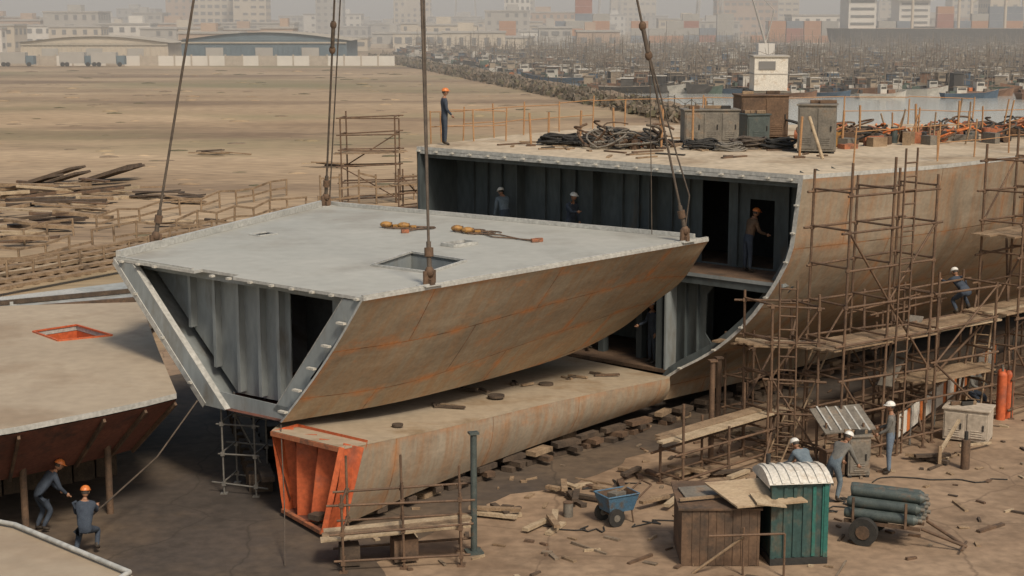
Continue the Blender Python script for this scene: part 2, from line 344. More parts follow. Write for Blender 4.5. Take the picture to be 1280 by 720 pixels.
# ------------------------------------------------------------------ fishing boats (mass)
pal=[pm('boat_white',(.44,.42,.38),(.55,.53,.48),1,.7,0),pm('boat_blue',(.06,.10,.15),(.09,.14,.20),1,.7,0),pm('boat_rust',(.16,.09,.06),(.25,.145,.09),1,.8,0),
     pm('boat_dark',(.035,.035,.035),(.08,.075,.07),1,.7,0),pm('boat_cream',(.27,.22,.165),(.35,.29,.22),1,.7,0),pm('boat_green',(.06,.09,.075),(.09,.13,.105),1,.7,0),
     pm('boat_mast',(.13,.11,.09),(.26,.22,.18),1,.8,0)]
def boat(a,x,y,L,ang,hc,cc):
    W=L*.32; H=L*.12
    T=Matrix.Translation((x,y,0))@Matrix.Rotation(ang,4,'Z')
    sec=[(-.5,.38,.8),(-.2,.5,.75),(.2,.46,.85),(.42,.2,1.1),(.52,.0,1.3)]
    rows=[]
    for t,hw,hh in sec:
        rows.append([T@V((t*L,hw*W,hh*H)),T@V((t*L*.95,hw*W*.7,.02)),T@V((t*L*.95,-hw*W*.7,.02)),T@V((t*L,-hw*W,hh*H))])
    for r,q in zip(rows,rows[1:]):
        for j in range(3): a.face([r[j],r[j+1],q[j+1],q[j]],hc)
        a.face([r[0],q[0],q[3],r[3]],pal[random.choice((4,3,2))])
    a.face(rows[0],hc)
    cx=R(-.3,.1)*L; rz=ang; cl=R(.12,.22)*L; ch=L*R(.1,.18)
    c=T@V((cx,0,H*.75+ch/2))
    a.box(c,(cl,W*.46,ch),cc,rz); a.box(c+V((0,0,ch*.53)),(cl*1.12,W*.52,L*.012),pal[random.choice((0,4,3))],rz)
    for k in (-1,1): a.box(T@V((cx,k*W*.235,H*.75+ch*.68)),(cl*.8,.03,ch*.25),pal[3],rz)
    for k in range(random.choice((2,2,3))):
        px=R(-.45,.45)*L; hm=L*R(.25,.6); b0=T@V((px,R(-.2,.2)*W,H*.8)); b1=b0+V((R(-.3,.3),R(-.3,.3),hm))
        a.tube(b0,b1,.05,pal[6],n=3,caps=False)
        b2=T@V((px+R(-.5,.5)*L,R(-.6,.6)*W,H+hm*R(.2,.8))); a.tube(lerp(b0,b1,R(.2,.9)),b2,.04,pal[6],n=3,caps=False)
    for k in range(5):
        a.box(T@V((R(-.4,.35)*L,R(-.25,.25)*W,H*.85)),(R(.3,1.3),R(.3,.9),R(.3,1.0)),random.choice([pal[2],pal[3],pal[3],pal[5],pal[6],pal[0],'orange' if R(0,1)<.3 else pal[3]]),rz)
a=MB()
for k in range(1500):
    Y=232+ (R(0,1)**1.1)*320
    x0=shore_x(Y)+4 if Y<430 else -32
    x=R(x0,.345*Y)
    boat(a,x,Y,R(5.5,11),R(-.5,.5)+random.choice((0,math.pi,1.5)),random.choice([pal[0],pal[1],pal[2],pal[3],pal[3],pal[4],pal[5]]),random.choice([pal[0],pal[4],pal[4],pal[1],pal[2],pal[3]]))
for (x,Y,L) in [(62,218,8),(44,224,6),(72,216,9),(36,226,7),(57,228,9),(66,224,8),(39,222,6),(50,218,7)]:
    boat(a,x,Y,L,R(-.3,.3),random.choice(pal[:3]),pal[0])
a.build('fishing_boats')

# ------------------------------------------------------------------ far shore: quay, containers, city
hzf=dict(fine=.06)  # distance haze is partly put into these pale, low-contrast facade colours
M['haze1']=pm('facade_cream',(.46,.40,.32),(.52,.46,.375),.05,.9,0,**hzf)
M['haze2']=pm('facade_white',(.58,.55,.50),(.64,.61,.56),.05,.9,0,**hzf)
M['haze3']=pm('facade_grey',(.34,.325,.30),(.40,.38,.35),.05,.9,0,**hzf)
M['haze4']=pm('facade_tan',(.38,.27,.2),(.43,.32,.24),.05,.9,0,**hzf)
M['hazew']=pm('window_glass',(.15,.15,.15),(.2,.2,.2),.05,.5,0,**hzf)
a=MB(); a.prism([(-60,560),(720,560),(720,610),(-60,610)],0,1.4,'concrete'); a.build('quay')
def bld(x,y,wd,dp,h,mat,name='apartment_building',fl=3.2,bay=3.5):
    a=MB(); a.box((x,y,h/2),(wd,dp,h),mat)
    a.box((x,y,h+.3),(wd+.6,dp+.6,.6),'haze3')
    if R(0,1)<.6: a.box((x+R(-.2,.2)*wd,y,h+1.8),(wd*.25,dp*.3,2.6),mat)
    nf=max(1,int(h/fl)); nb=max(1,int(wd/bay)); nd=max(1,int(dp/bay)); fw=R(.3,.7); fh=R(.3,.5)
    for i in range(nf):
        z=(i+.55)*h/nf
        for j in range(nb):
            if R(0,1)<.9: a.box((x-wd/2+(j+.5)*wd/nb,y-dp/2-.03,z),(wd/nb*fw,.14,h/nf*fh),'hazew')
        for j in range(nd):
            sx=-1 if x>0 else 1
            a.box((x+sx*(wd/2+.03),y-dp/2+(j+.5)*dp/nd,z),(.14,dp/nd*.5,h/nf*.45),'hazew')
    return a.build(name)
hz=['haze1','haze2','haze3','haze4','haze1','haze3']
u=-345
while u<360:
    Yb=R(640,1150); wd=R(12,34); h=R(5,13)+(R(6,24) if R(0,1)<.2 else 0)
    bld(u/1000.*Yb, Yb, wd, R(12,20), h, random.choice(hz)); u+=R(6,15)
u=-350
while u<60:
    Yb=R(470,600); wd=R(9,24); h=R(3.5,8)
    bld(u/1000.*Yb, Yb, wd, R(9,14), h, random.choice(['haze1','haze2','haze3','haze4']),name='white_house'); u+=R(13,30)
bld(2.5,760,12,14,32,'haze2','tower_block',fl=3,bay=2.4); bld(8,900,9,14,36,'haze3','tower_block')
bld(-128,800,16,16,27,'haze1','tower_block'); bld(-95,850,14,14,30,'haze3','tower_block')
bld(-60,980,22,14,26,'haze1','tower_block'); bld(-178,900,24,18,24,'haze4','tower_block')
cc=[pm('container_red',(.28,.11,.075),(.34,.14,.1),1,.8,0),pm('container_orange',(.38,.19,.1),(.44,.23,.13),1,.8,0),pm('container_blue',(.15,.18,.22),(.2,.23,.27),1,.8,0),pm('container_grey',(.32,.31,.285),(.38,.365,.335),1,.8,0)]
def stack(x,y,nx,nz):
    a=MB()
    for i in range(nx):
        for j in range(max(1,nz-random.choice((0,0,1,2)))):
            m_=random.choice(cc); a.box((x+i*6.4,y,1.4+1.3+j*2.62),(6.1,2.5,2.55),m_)
            for q in range(12): a.box((x+i*6.4-2.8+q*.5,y-1.27,1.4+1.3+j*2.62),(.12,.06,2.2),m_)
    a.build('container_stack')
stack(12,575,2,4); stack(26,590,2,6); stack(22,572,1,3); stack(46,585,3,3); stack(90,590,5,3); stack(120,575,4,4); stack(-8,588,2,3); stack(160,600,5,5); stack(66,600,3,4)
def cargo(x,y,L,hull):
    a=MB()
    rows=[]
    for t,hw in((-.5,.7),(-.45,1),(.35,1),(.45,.6),(.52,.05)):
        rows.append([(x+t*L,y-hw*9,7+(1.5 if t>.4 else 0)),(x+t*L*.97,y-hw*8,.1),(x+t*L*.97,y+hw*8,.1),(x+t*L,y+hw*9,7+(1.5 if t>.4 else 0))])
    for r,q in zip(rows,rows[1:]):
        for j in range(3): a.face([r[j],r[j+1],q[j+1],q[j]],hull)
        a.face([r[0],q[0],q[3],r[3]],'haze4')
    a.face(rows[0],hull)
    a.box((x-.4*L,y,12),(L*.1,14,10),'haze2'); a.box((x-.4*L,y,17.6),(L*.12,17,1.2),'haze2')
    for k in range(4): a.box((x-.4*L,y-7.05,8.5+k*2.4),(L*.085,.2,.8),'hazew')
    a.tube((x-.43*L,y,17),(x-.43*L,y,22),1.2,'haze4',n=8)
    for k in range(4):
        xx=x+(-.2+k*.17)*L; a.tube((xx,y,7),(xx,y,20),.5,'haze1',n=6); a.tube((xx,y,16),(xx+9,y-2,21),.3,'haze1',n=5)
    a.build('cargo_ship')
cargo(150,535,90,pal[3]); cargo(205,640,120,pal[3])
def gantry(x,y,s=1.0):
    a=MB()
    for dx in(-8,8):
        for dy in(-7,7): a.beam((x+dx*s,y+dy*s,0),(x+dx*s*.8,y+dy*s*.8,30*s),1.0*s,1.0*s,'haze3')
    for dy in(-6,6): a.beam((x-8*s,y+dy*s,12*s),(x+8*s,y+dy*s,12*s),1*s,1*s,'haze3')
    a.beam((x-14*s,y,28*s),(x+34*s,y-6,30*s),1.6*s,1.8*s,'haze3'); a.beam((x,y,30*s),(x,y,42*s),1*s,1*s,'haze3'); a.beam((x,y,42*s),(x+26*s,y-5,30*s),.4,.4,'haze3')
    a.build('gantry_crane')
gantry(235,700); gantry(140,900,.9); gantry(95,780,.8); gantry(190,820,.8); gantry(60,1000,.9); gantry(-30,1050,.9)
a=MB(); a.box((47,300,3),(3,3,6),'haze2')
a.tube((47,300,6),(43.5,300,17),.25,'haze3',r2=.15,n=5); a.tube((47,300,6),(48.5,300,12),.15,'haze3',n=5); a.tube((48.5,300,12),(43.5,300,17),.05,'haze3',n=4)
a.build('harbour_crane')

# ------------------------------------------------------------------ blue warehouse + white wall
M['whblue']=pm('blue_corrugated_wall',(.09,.135,.17),(.12,.17,.205),.3,.8,0,fine=.1)
M['whroof']=pm('pale_tin_roof',(.36,.32,.26),(.42,.38,.31),.3,.8,0,fine=.1)
def warehouse(x0,x1,y,dp,h,rise,wall,name):
    a=MB(); xc=(x0+x1)/2; W=x1-x0
    a.box((xc,y+dp/2,h/2),(W,dp,h),wall)
    N=10; pr=[(x0-1+(W+2)*i/N, h+.02+rise*math.sin(math.pi*i/N)) for i in range(N+1)]
    for (xa,za),(xb,zb) in zip(pr,pr[1:]):
        a.face([(xa,y-.6,za),(xb,y-.6,zb),(xb,y+dp+.6,zb),(xa,y+dp+.6,za)],'whroof')
    a.face([(p,y-.05,z) for p,z in pr]+[(x1,y-.05,h),(x0,y-.05,h)],wall)
    for i in range(int(W/1.2)): a.box((x0+.6+i*1.2,y-.08,h*.5),(.18,.12,h*.96),wall)
    for k in(.2,.5,.78): a.box((x0+k*W,y-.2,h*.36),(4,.15,h*.7),'haze3')
    a.box((xc,y-.2,h*.92),(W,.2,.35),'whroof')
    a.build(name)
warehouse(-76,-38,372,26,5.4,1.9,'whblue','blue_warehouse')
warehouse(-120,-84,395,20,4.5,1.6,'haze1','tin_warehouse')
a=MB(); xs=-125
while xs<-30:
    a.box((xs+1.9,362,1.1),(3.6,.25,2.2),'haze2' if R(0,1)<.7 else 'concrete'); a.box((xs,362,1.25),(.35,.4,2.5),'concrete'); xs+=3.8
a.build('perimeter_wall')
a=MB()
for x in(-97,-90,-110): a.box((x,357,1.9),(5.5,2.3,2.4),'haze3'); a.box((x+3.7,357,1.4),(1.7,2.2,1.9),'whblue'); [a.tube((x+d,355.8,.5),(x+d,355.5,.5),.5,'black',n=10) for d in(-2,-1,3.6)]
a.build('parked_trucks')
a=MB()
for k in range(520):
    Y=R(75,330); x=R(-.36,.12)*Y
    if x>shore_x(Y)-8: continue
    r=R(.1,.6)*(1+Y/200.); a.sph((x,Y,-.05),(r,r*R(.5,1),r*R(.1,.22)),random.choice(['rock','ground','ground','scrub']),n=7,m=3)
a.build('soil_mounds')

# ------------------------------------------------------------------ MAIN SHIP HULL
DR=V((7.5,41.1,0)); et=V((-.748,.663,0)); ea=V((.663,.748,0))
def H(s_,a_,z): p=DR+et*s_+ea*a_; return V((p.x,p.y,z))
DZ=6.9
prof=spline([(0,6.9,0),(.03,5.8,0),(.08,4.66,0),(.3,3.2,0),(.58,2.1,0),(.93,1.2,0),(1.02,.45,0)],3)
Dk=spline([(7.5,41.1,0),(9.8,42.65,0),(12.2,44.4,0),(16.5,48.6,0),(22,54,0),(30,62,0)],4)
Bk=spline([(4.1,43.2,0),(7.4,46.2,0),(10.6,49.4,0),(15.6,54,0),(21.5,59.5,0),(29,67,0)],4)
ship=empty('ship_hull')
a=MB()
rows=[[V((lerp(d,b_,p.x).x,lerp(d,b_,p.x).y,p.y)) for p in prof] for d,b_ in zip(Dk,Bk)]
a.loft(rows,'shellB')
r0=rows[0]; off=et*.13
rim=[p+off for p in r0]
a.loft([rim,r0],'greyrim',smooth=False)
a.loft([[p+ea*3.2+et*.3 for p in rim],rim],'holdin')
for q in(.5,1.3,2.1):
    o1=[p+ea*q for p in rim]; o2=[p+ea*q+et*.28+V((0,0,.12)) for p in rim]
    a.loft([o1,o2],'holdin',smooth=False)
a.build('side_shell',ship)
a=MB()
deckpoly=[(p.x,p.y) for p in Dk]+[(29,64),(20,61.5),(10,60.5),(4,60),(0,55.2),(-3,50.4)]
a.prism(deckpoly,DZ-.05,DZ+.06,'decktan',side='greyrim')
Lw=[V((-3,50.4,0)),V((0,55.2,0)),V((4,60,0)),V((10,60.5,0)),V((20,61.5,0)),V((29,64,0)),V((29,67,0))]
a.loft([[V((p.x,p.y,DZ-.06)),V((p.x,p.y,.45))] for p in Lw],'shellB',smooth=False)
a.build('main_deck',ship)
a=MB()
FS=lambda x,y,w_: H(x,w_,y)
A1=1.7
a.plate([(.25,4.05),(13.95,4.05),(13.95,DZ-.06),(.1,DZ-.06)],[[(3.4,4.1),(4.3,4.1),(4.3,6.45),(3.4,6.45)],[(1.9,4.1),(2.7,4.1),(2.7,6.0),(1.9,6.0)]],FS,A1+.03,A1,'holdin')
for s_ in [.8,1.4,3.05,4.7,5.3,6.5,7.1,8.9,9.5,10.1,11.9,12.5,13.1]:
    a.hexa(H(s_,A1-.05,5.46),et*.012,ea*.05,V((0,0,1.38)),'holdin')
for s_ in (5.9,8.0,11.0): a.hexa(H(s_,A1-.2,5.46),et*.02,ea*.2,V((0,0,1.38)),'holdin')
for q in (.25,1.0): a.hexa(H(7,q,DZ-.18),et*6.8,ea*.015,V((0,0,.12)),'holdin')
a.hexa(H(7.0,.02,DZ-.11),et*6.9,ea*.02,V((0,0,.05)),'greyrim')
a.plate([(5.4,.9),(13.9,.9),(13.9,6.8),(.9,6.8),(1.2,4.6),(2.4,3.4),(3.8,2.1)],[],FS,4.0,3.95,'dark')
FD=lambda x,y,w_: H(x,y,w_)
a.plate([(.55,0.05),(13.9,.05),(13.9,3.9),(.75,3.9)],[],FD,3.95,4.05,'rust','blockin')
a.hexa(H(7.2,.1,3.84),et*6.4,ea*.015,V((0,0,.1)),'holdin')
op=[(1.25,3.7),(3.0,3.7),(3.25,3.4),(3.3,2.3),(3.0,1.95),(2.5,2.05),(1.9,2.6),(1.35,3.2)]
a.plate([(.5,3.93),(4.6,3.93),(4.6,1.22),(4.1,1.22),(2.95,1.9),(1.95,2.65),(1.05,3.3)],[op],FS,.55,.5,'holdin')
a.hexa(H(4.55,.35,2.55),et*.1,ea*.3,V((0,0,1.36)),'holdin')
a.hexa(H(4.3,.25,2.55),et*.03,ea*.25,V((0,0,1.36)),'blockin')
for s_ in(3.5,3.9): a.hexa(H(s_,.44,2.7),et*.012,ea*.06,V((0,0,1.2)),'holdin')
for s_ in(5.8,7.2,8.6,10.0,11.4): a.hexa(H(s_,.9,2.55),et*.1,ea*.12,V((0,0,1.36)),'holdin')
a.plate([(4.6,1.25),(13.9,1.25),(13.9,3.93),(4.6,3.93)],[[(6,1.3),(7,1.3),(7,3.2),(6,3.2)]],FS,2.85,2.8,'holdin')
a.plate([(4.2,0),(13.9,0),(13.9,3.9),(4.9,3.9)],[],FD,1.1,1.2,'rust')
a.hexa(H(13.95,2.5,3.7),et*.05,ea*2.5,V((0,0,3.1)),'holdin')
a.build('bulkheads',ship)
a=MB()
for k in range(20):
    c=H(.4+k*.71+R(-.05,.05),-.03,DZ-.075); a.hexa(c,et*.06,ea*.06,V((0,0,.022)),'lug')
for k in range(2,len(r0)-1,2): a.hexa(r0[k]-ea*.03+et*.08,et*.05,ea*.05,V((0,0,.02)),'lug')
a.build('welding_lugs',ship)

# ---- lower bottom block
a=MB()
tp=spline([(-3.6,32.8,2.0),(-1.5,35.7,1.72),(1.2,39.4,1.45),(4.34,43.05,1.2)],8)
bt=spline([(-4.05,32.75,.12),(-1.75,35.7,.36),(1.0,39.4,.42),(4.1,43.2,.45)],8)
out=V((.748,-.663,0))
rows=[]
for p,q in zip(tp,bt):
    rows.append([lerp(p,q,t)+out*.16*math.sin(math.pi*t*.9) for t in(0,.2,.4,.6,.8,1)])
a.loft(rows,'shellB',split=1,mat2='red')
lf=spline([(-5.3,34.2,2.0),(-5.0,38,1.72),(-3.6,42.5,1.45),(.2,47.2,1.2)],8)
a.loft([[lerp(x,y,t) for t in(0,.25,.5,.75,1)] for x,y in zip(tp,lf)],'shelf',smooth=False)
a.loft([[lerp(x,y,t)-V((0,0,.03)) for t in(0,1)] for x,y in zip(tp,lf)],'redbrown',smooth=False)
a.loft([[p-V((0,0,.01)),p+V((0.35,.2,-p.z+.35))] for p in lf],'redbrown',smooth=False)
a.loft([[p+out*.012+V((0,0,.012)),p+out*.012-V((0,0,.04))] for p in tp],'shelf',smooth=False)
p0=tp[0]; p1=lf[0]; q0=bt[0]; q1=V((-5.1,34.3,.12)); inn=V((.5,.6,0))
a.face([p0+inn,p1+inn,q1+inn,q0+inn],'red')
a.face([p1,p1+inn,q1+inn,q1],'red'); a.face([q0,q0+inn,q1+inn,q1],'redbrown')
for t in(.0,.33,.66,1):
    tt=lerp(p0,p1,t); bb=lerp(q0,q1,t); a.beam(tt+inn*.45-V((0,0,.03)),bb+inn*.45,.05,.45,'red')
a.beam(p0-V((0,0,.06)),p1-V((0,0,.06)),.06,.1,'machine')
a.beam(rows[0][0],rows[0][-1],.06,.12,'red'); a.beam(q0+V((0,0,.03)),q1+V((0,0,.03)),.1,.08,'machine')
for (x,y,z,r) in[(-2.6,35.3,1.84,.13),(-.4,39.2,1.58,.22),(.9,41.3,1.4,.2)]:
    a.tube((x,y,z-.02),(x,y,z+.03),r,'wooddk',n=14)
for (x,y,z) in((-1.6,37.8,1.66),(.3,41.2,1.45),(1.6,42.3,1.35),(2.4,42.8,1.32),(-.9,39.9,1.58)):
    for k in range(3): an=R(0,3); a.hexa((x+R(-.3,.3),y+R(-.2,.2),z),(math.cos(an)*R(.1,.4),math.sin(an)*.2,0),(-math.sin(an)*.04,math.cos(an)*.04,0),(0,0,.025),random.choice(['wooddk','wood','rust']))
a.build('bottom_block',ship)
a=MB()
for i in range(24):
    t=i/23.+R(-.008,.008); p=lerp(V((-4.0,33.7,0)),V((11.5,50.4,0)),t)
    for k in range(3):
        ang=.85+R(-.2,.2)+(math.pi/2 if k%2 else 0)
        L=R(.5,.9)
        a.hexa((p.x+R(-.08,.08),p.y+R(-.08,.08),.075+k*.12),V((math.cos(ang),math.sin(ang),0))*L/2,V((-math.sin(ang),math.cos(ang),0))*R(.1,.18),V((0,0,.058)),random.choice(['wood','wooddk','wooddk','wooddk','rust']))
for i in range(60):
    x=R(-7,8); y=R(36,52)
    if y<33+ (x+4)*1.08+1: continue
    a.box((x,y,R(.15,.25)),(R(.3,.8),R(.3,.8),R(.3,.5)),random.choice(['wooddk','wooddk','wood']),R(0,3))
a.build('keel_blocks')
a=MB()
for i in range(14):
    t=i/13.; p=lerp(V((-5.9,36.3,0)),V((-7.8,44,0)),t); a.box((p.x,p.y,.22),(.55,.32,.44),'wooddk',R(0,.3))
a.beam((-5.6,35.5,.5),(-8.1,45,.5),.3,.12,'wooddk')
a.build('slipway_blocks')
for (x,y,h,mat) in[(-.79,31.85,2.55,'tank'),(4.95,38.6,2.6,'pipe'),(5.4,40.8,2.2,'rust')]:
    a=MB(); a.tube((x,y,.05),(x,y,h),.07,M[mat],n=10); a.box((x,y,.03),(.34,.34,.05),mat,.3); a.box((x,y,h+.02),(.2,.2,.04),mat,.3)
    a.build('prop_post')

# ------------------------------------------------------------------ HANGING HULL BLOCK
blk=empty('hull_block')
Z=5.2
TL=V((-9.7,38.5,Z)); BL=V((-5.8,49.8,Z)); RT=V((5.2,41.9,Z)); FR=V((-3.1,32.9,Z))
BRb=V((-5.1,34.4,2.15)); BLb=V((-7.15,36.15,2.1))
a=MB()
def rq(cx,cy,dx,dy,ang):
    c,s_=math.cos(ang),math.sin(ang); return [(cx+c*x-s_*y,cy+s_*x+c*y) for x,y in((-dx,-dy),(dx,-dy),(dx,dy),(-dx,dy))]
ang=math.atan2(9,8.3)
H1=[(-3.3,37.2),(-1.9,36.1),(-1.1,37.9),(-2.5,39.3)]
H2=rq(-1.35,40.7,.42,.24,ang); H3=rq(-6.7,42.7,.3,.22,ang)
outer=[(TL.x,TL.y),(-7.35,36.51),(-7.2,36.75),(-6.2,35.9),(-6.3,35.62),(-5.15,34.64),(FR.x,FR.y),(RT.x,RT.y),(-4.8,49.2),(BL.x,BL.y)]
a.plate(outer,[H1,H2,H3],lambda x,y,w_:V((x,y,w_)),Z-.07,Z,'blocktop','greyrim','blockin')
for L,hh in((H1,.05),(H2,.08),(H3,.03)):
    for p,q in zip(L,L[1:]+L[:1]):
        a.beam((*p,Z+hh/2+.003),(*q,Z+hh/2+.003),.05,hh,'greyrim')
        a.face([(*p,Z-.01),(*q,Z-.01),(*q,Z-.45),(*p,Z-.45)],'blockin')
a.hexa(lerp(TL,BL,.5)+V((.1,-.05,.09)),(BL-TL)*.495,V((.06,-.02,0)),V((0,0,.085)),'greyrim')
a.hexa(lerp(BL,RT,.5)+V((-.1,-.12,.06)),(RT-BL)*.475,V((.03,.04,0)),V((0,0,.055)),'greyrim')
a.beam(lerp(FR,RT,.0)+V((-.03,.06,.02)),lerp(FR,RT,1)+V((-.03,.06,.02)),.07,.05,'greyrim')
a.beam(TL+V((.1,0.05,.02)),TL+(FR-TL)*.34+V((.05,.05,.02)),.07,.05,'greyrim')
a.build('deck_plate',blk)
a=MB()
bot=spline([BRb,(-2.6,36.6,2.1),(0,40.1,2.0),(1.7,42.4,2.05),(3.05,43.75,2.45),(3.85,43.35,3.2),(4.6,42.75,3.95),(5.18,41.95,5.12)],5)
ts=spline([(0,0,0),(.2,0,0),(.46,0,0),(.66,0,0),(.82,0,0),(.9,0,0),(.96,0,0),(1,0,0)],5)
outv=V((.735,-.678,0))
rows=[]
for p,t in zip(bot,ts):
    tt=lerp(FR,RT,min(1,t.x)); r=[]
    for k in range(9):
        q=k/8.; r.append(lerp(tt,p,q)+outv*.13*math.sin(math.pi*q)*min(1,(tt-p).length/3)+V((0,0,-.02)))
    rows.append(r)
a.loft(rows,'shellA')
inr=-outv*.04+V((-.02,.03,0))
a.loft([[p+inr for p in r] for r in rows],'blockin')
a.loft([[p+inr for p in rows[0]],rows[0]],'greyrim',smooth=False)
a.loft([[r[-1]+inr,r[-1]] for r in rows],'greyrim',smooth=False)
a.build('starboard_shell',blk)
a=MB()
fd=(FR-TL).normalized(); inn=V((-fd.y,fd.x,0)); inn=inn if inn.y>0 else -inn
a.loft([[TL-V((0,0,.05)),BLb],[BL-V((0,0,.05)),V((-2.5,46,2.1))]],'blockin',smooth=False)
A=TL+V((0,0,-.08)); Bb=BLb
a.face([A+fd*.05,A+fd*.75,Bb+fd*.75,Bb+fd*.02],'blockin')
a.beam(A+fd*.75+inn*.08,Bb+fd*.75+inn*.08,.16,.03,'greyrim')
a.beam(A+fd*.02,Bb+fd*.02,.03,.16,'greyrim')
LW=(FR-TL).length
FB=lambda x,y,w_: TL+fd*x+inn*w_+V((0,0,y-Z))
a.plate([(.15,Z-.08),(LW-.2,Z-.08),(5.95,2.25),(3.45,2.2)],[[(5.35,2.75),(6.2,2.95),(6.75,4.1),(6.75,4.8),(5.35,4.8)]],FB,.93,.9,'blockin')
for x in(2.0,2.9,3.75,4.5,5.15):
    zb=2.3 if x>3.4 else 2.3+(3.4-x)*.95
    p=FB(x,(zb+Z-.1)/2,.8); a.hexa(p,fd*.02,inn*.1,V((0,0,(Z-.1-zb)/2)),'blockin')
    a.hexa(FB(x,(zb+Z-.1)/2,.7),fd*.05,inn*.008,V((0,0,(Z-.1-zb)/2)),'blockin')
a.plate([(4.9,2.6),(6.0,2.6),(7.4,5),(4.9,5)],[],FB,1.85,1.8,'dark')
a.face([FB(LW-.05,Z-.1,.02),FB(LW-.65,Z-.1,.02),FB(5.7,2.3,.02),FB(6.05,2.2,.02)],'blockin')
a.beam(FB(LW-.65,Z-.1,.1),FB(5.7,2.3,.1),.16,.03,'greyrim')
for w_ in(.45,.72): a.hexa(FB(LW/2,Z-.17,w_),fd*(LW/2-.6),inn*.012,V((0,0,.09)),'blockin')
a.loft([[BLb,BRb],[V((-2.5,46,2.1)),V((1.7,42.2,2.12))]],'redbrown',smooth=False)
a.plate([(3.3,2.12),(6.0,2.12),(6.2,2.45),(3.2,2.45)],[],FB,.05,.02,'blockin')
e2=(RT-BL).normalized()
a.face([BL-V((0,0,.08)),V((-2.5,46,2.1)),V((1.7,43.4,2.1)),V((2.9,43.6,2.5)),V((3.7,43.3,3.25)),V((4.45,42.7,4.0)),RT-V((.1,-.05,.15))],'holdin')
a.build('internal_frames',blk)
a=MB()
for k in range(13):
    t=.04+k*.078+R(-.008,.008)
    if .25<t<.42: continue
    c=lerp(TL,FR,t)+V((0,0,-.05))-inn*.02
    a.hexa(c,fd*.05,inn*.05,V((0,0,.025)),'lug')
for t in(.2,.38,.56,.74,.92):
    c=lerp(FR,BRb,t)-fd*.12; a.hexa(c-inn*.04,fd*.11,inn*.05,V((0,0,.022)),'lug')
for t in(.25,.55,.85):
    c=lerp(TL,BLb,t)-inn*.03+fd*.05; a.hexa(c,fd*.05,inn*.04,V((0,0,.025)),'lug')
for k in range(14):
    c=lerp(BL,RT,.06+k*.066)+V((.03,.04,.0)); a.hexa(c,e2*.06,V((.05,.07,0)),V((0,0,.025)),'lug')
a.build('alignment_lugs',blk)
pads=[V((-9.05,40.3,Z)),V((-5.75,49.2,Z)),V((-1.8,34.45,Z)),V((4.5,41.3,Z))]
a=MB()
for p in pads:
    a.box(p+V((0,0,.012)),(.5,.34,.02),'greyrim',.8); a.box(p+V((0,0,.17)),(.34,.05,.32),'rust',.8); a.box(p+V((.0,0,.08)),(.12,.24,.14),'rust',.8)
a.build('lifting_pad_eyes',blk)
apex=V((-2.8,41,38))
sl_=empty('lifting_slings')
a=MB()
for p in pads:
    q=p+V((0,0,.3)); d=(apex-q)
    t1=.02
    a.tube(q,q+d*t1,.06,'rope',n=6); a.tube(q+d*.01,q+d*.016,.1,'rust',n=8)
    a.tube(q+d*t1,apex,.034,'rope',n=6)
    a.sph(q,(.11,.11,.13),'rust',n=8,m=5)
for p,t in((pads[1],.15),(pads[3],.15)):
    q=p+V((0,0,.3)); c=q+(apex-q)*t; d=(apex-q).normalized()
    a.tube(c-d*.3,c+d*.3,.065,'rope',n=6); a.sph(c+d*.38,(.1,.06,.13),'rust',n=8,m=5); a.sph(c-d*.38,(.1,.06,.13),'rust',n=8,m=5)
q=pads[3]+V((0,0,.3)); c=q+(apex-q)*.15
a.path([c, c+V((.35,0,-1.2)), c+V((.85,.1,-2.9)), q+V((.1,0,.9)), q],.022,'rope',n=5)
a.tube(c+V((.1,0,0)),c+V((.25,.2,-5)),.012,'rope',n=4)
q=pads[1]+V((0,0,.3)); a.tube(q+V((.12,0,0)),apex+V((.4,0,0)),.022,'rope',n=5)
q=pads[2]+V((0,0,.3)); a.tube(q+V((.0,.02,0)),apex+V((.3,0,0)),.022,'rope',n=5)
a.build('wire_ropes',sl_)
a=MB(); a.sph(apex+V((0,0,.5)),(.5,.4,.7),'yellow',n=12,m=8); a.tube(apex+V((0,0,1)),apex+V((0,0,30)),.06,'rope')
a.path([apex+V((.25*math.cos(t),0,.25*math.sin(t)-.3)) for t in [i*.5 for i in range(-1,8)]],.09,'rust',n=8)
a.build('crane_hook_block',sl_)
a=MB(); a.path([BLb+V((-.15,0,.1)),(-8.0,34.9,1.2),(-8.6,33.0,.8),(-8.75,32.0,.75)],.022,'rope',n=5); a.path([(-5.1,34.3,2.1),(-4.8,32.5,.8),(-4.6,31,.02)],.014,'rope',n=5); a.build('tag_line')
def hoist(x,y,name='chain_hoist',tail=None):
    a=MB(); z=Z+.004
    a.sph((x,y,z+.09),(.17,.12,.09),'yellow',n=10,m=6); a.tube((x-.12,y,z+.08),(x+.17,y+.05,z+.08),.07,'rust',n=8); a.box((x+.26,y,z+.05),(.16,.09,.08),'yellow',.4)
    for k in range(3):
        pts=[V((x+.3+.32*math.cos(t)*R(.7,1.3)+k*.1,y-.05+.26*math.sin(t)*R(.7,1.3),z+.03)) for t in [i*.6 for i in range(11)]]
        a.path(pts,.02,'rust',n=5)
    if tail: a.path([V((x+.3,y,z+.03))]+[V((p[0],p[1],z+.03)) for p in tail],.02,'rust',n=5); p=tail[-1]; a.box((p[0],p[1],z+.05),(.2,.12,.09),'machine',.3)
    return a.build(name)
hoist(-3.5,44.1,tail=[(-2.9,44.3),(-2.6,43.6),(-2.9,43.0)]); hoist(-1.5,43.3,tail=[(-.9,42.7),(-.3,42.4),(.2,41.6),(.7,41.3)])
hoist(-3.0,43.9); hoist(-1.2,42.9,tail=[(-.5,42.0),(.1,41.7),(.6,41.2)])

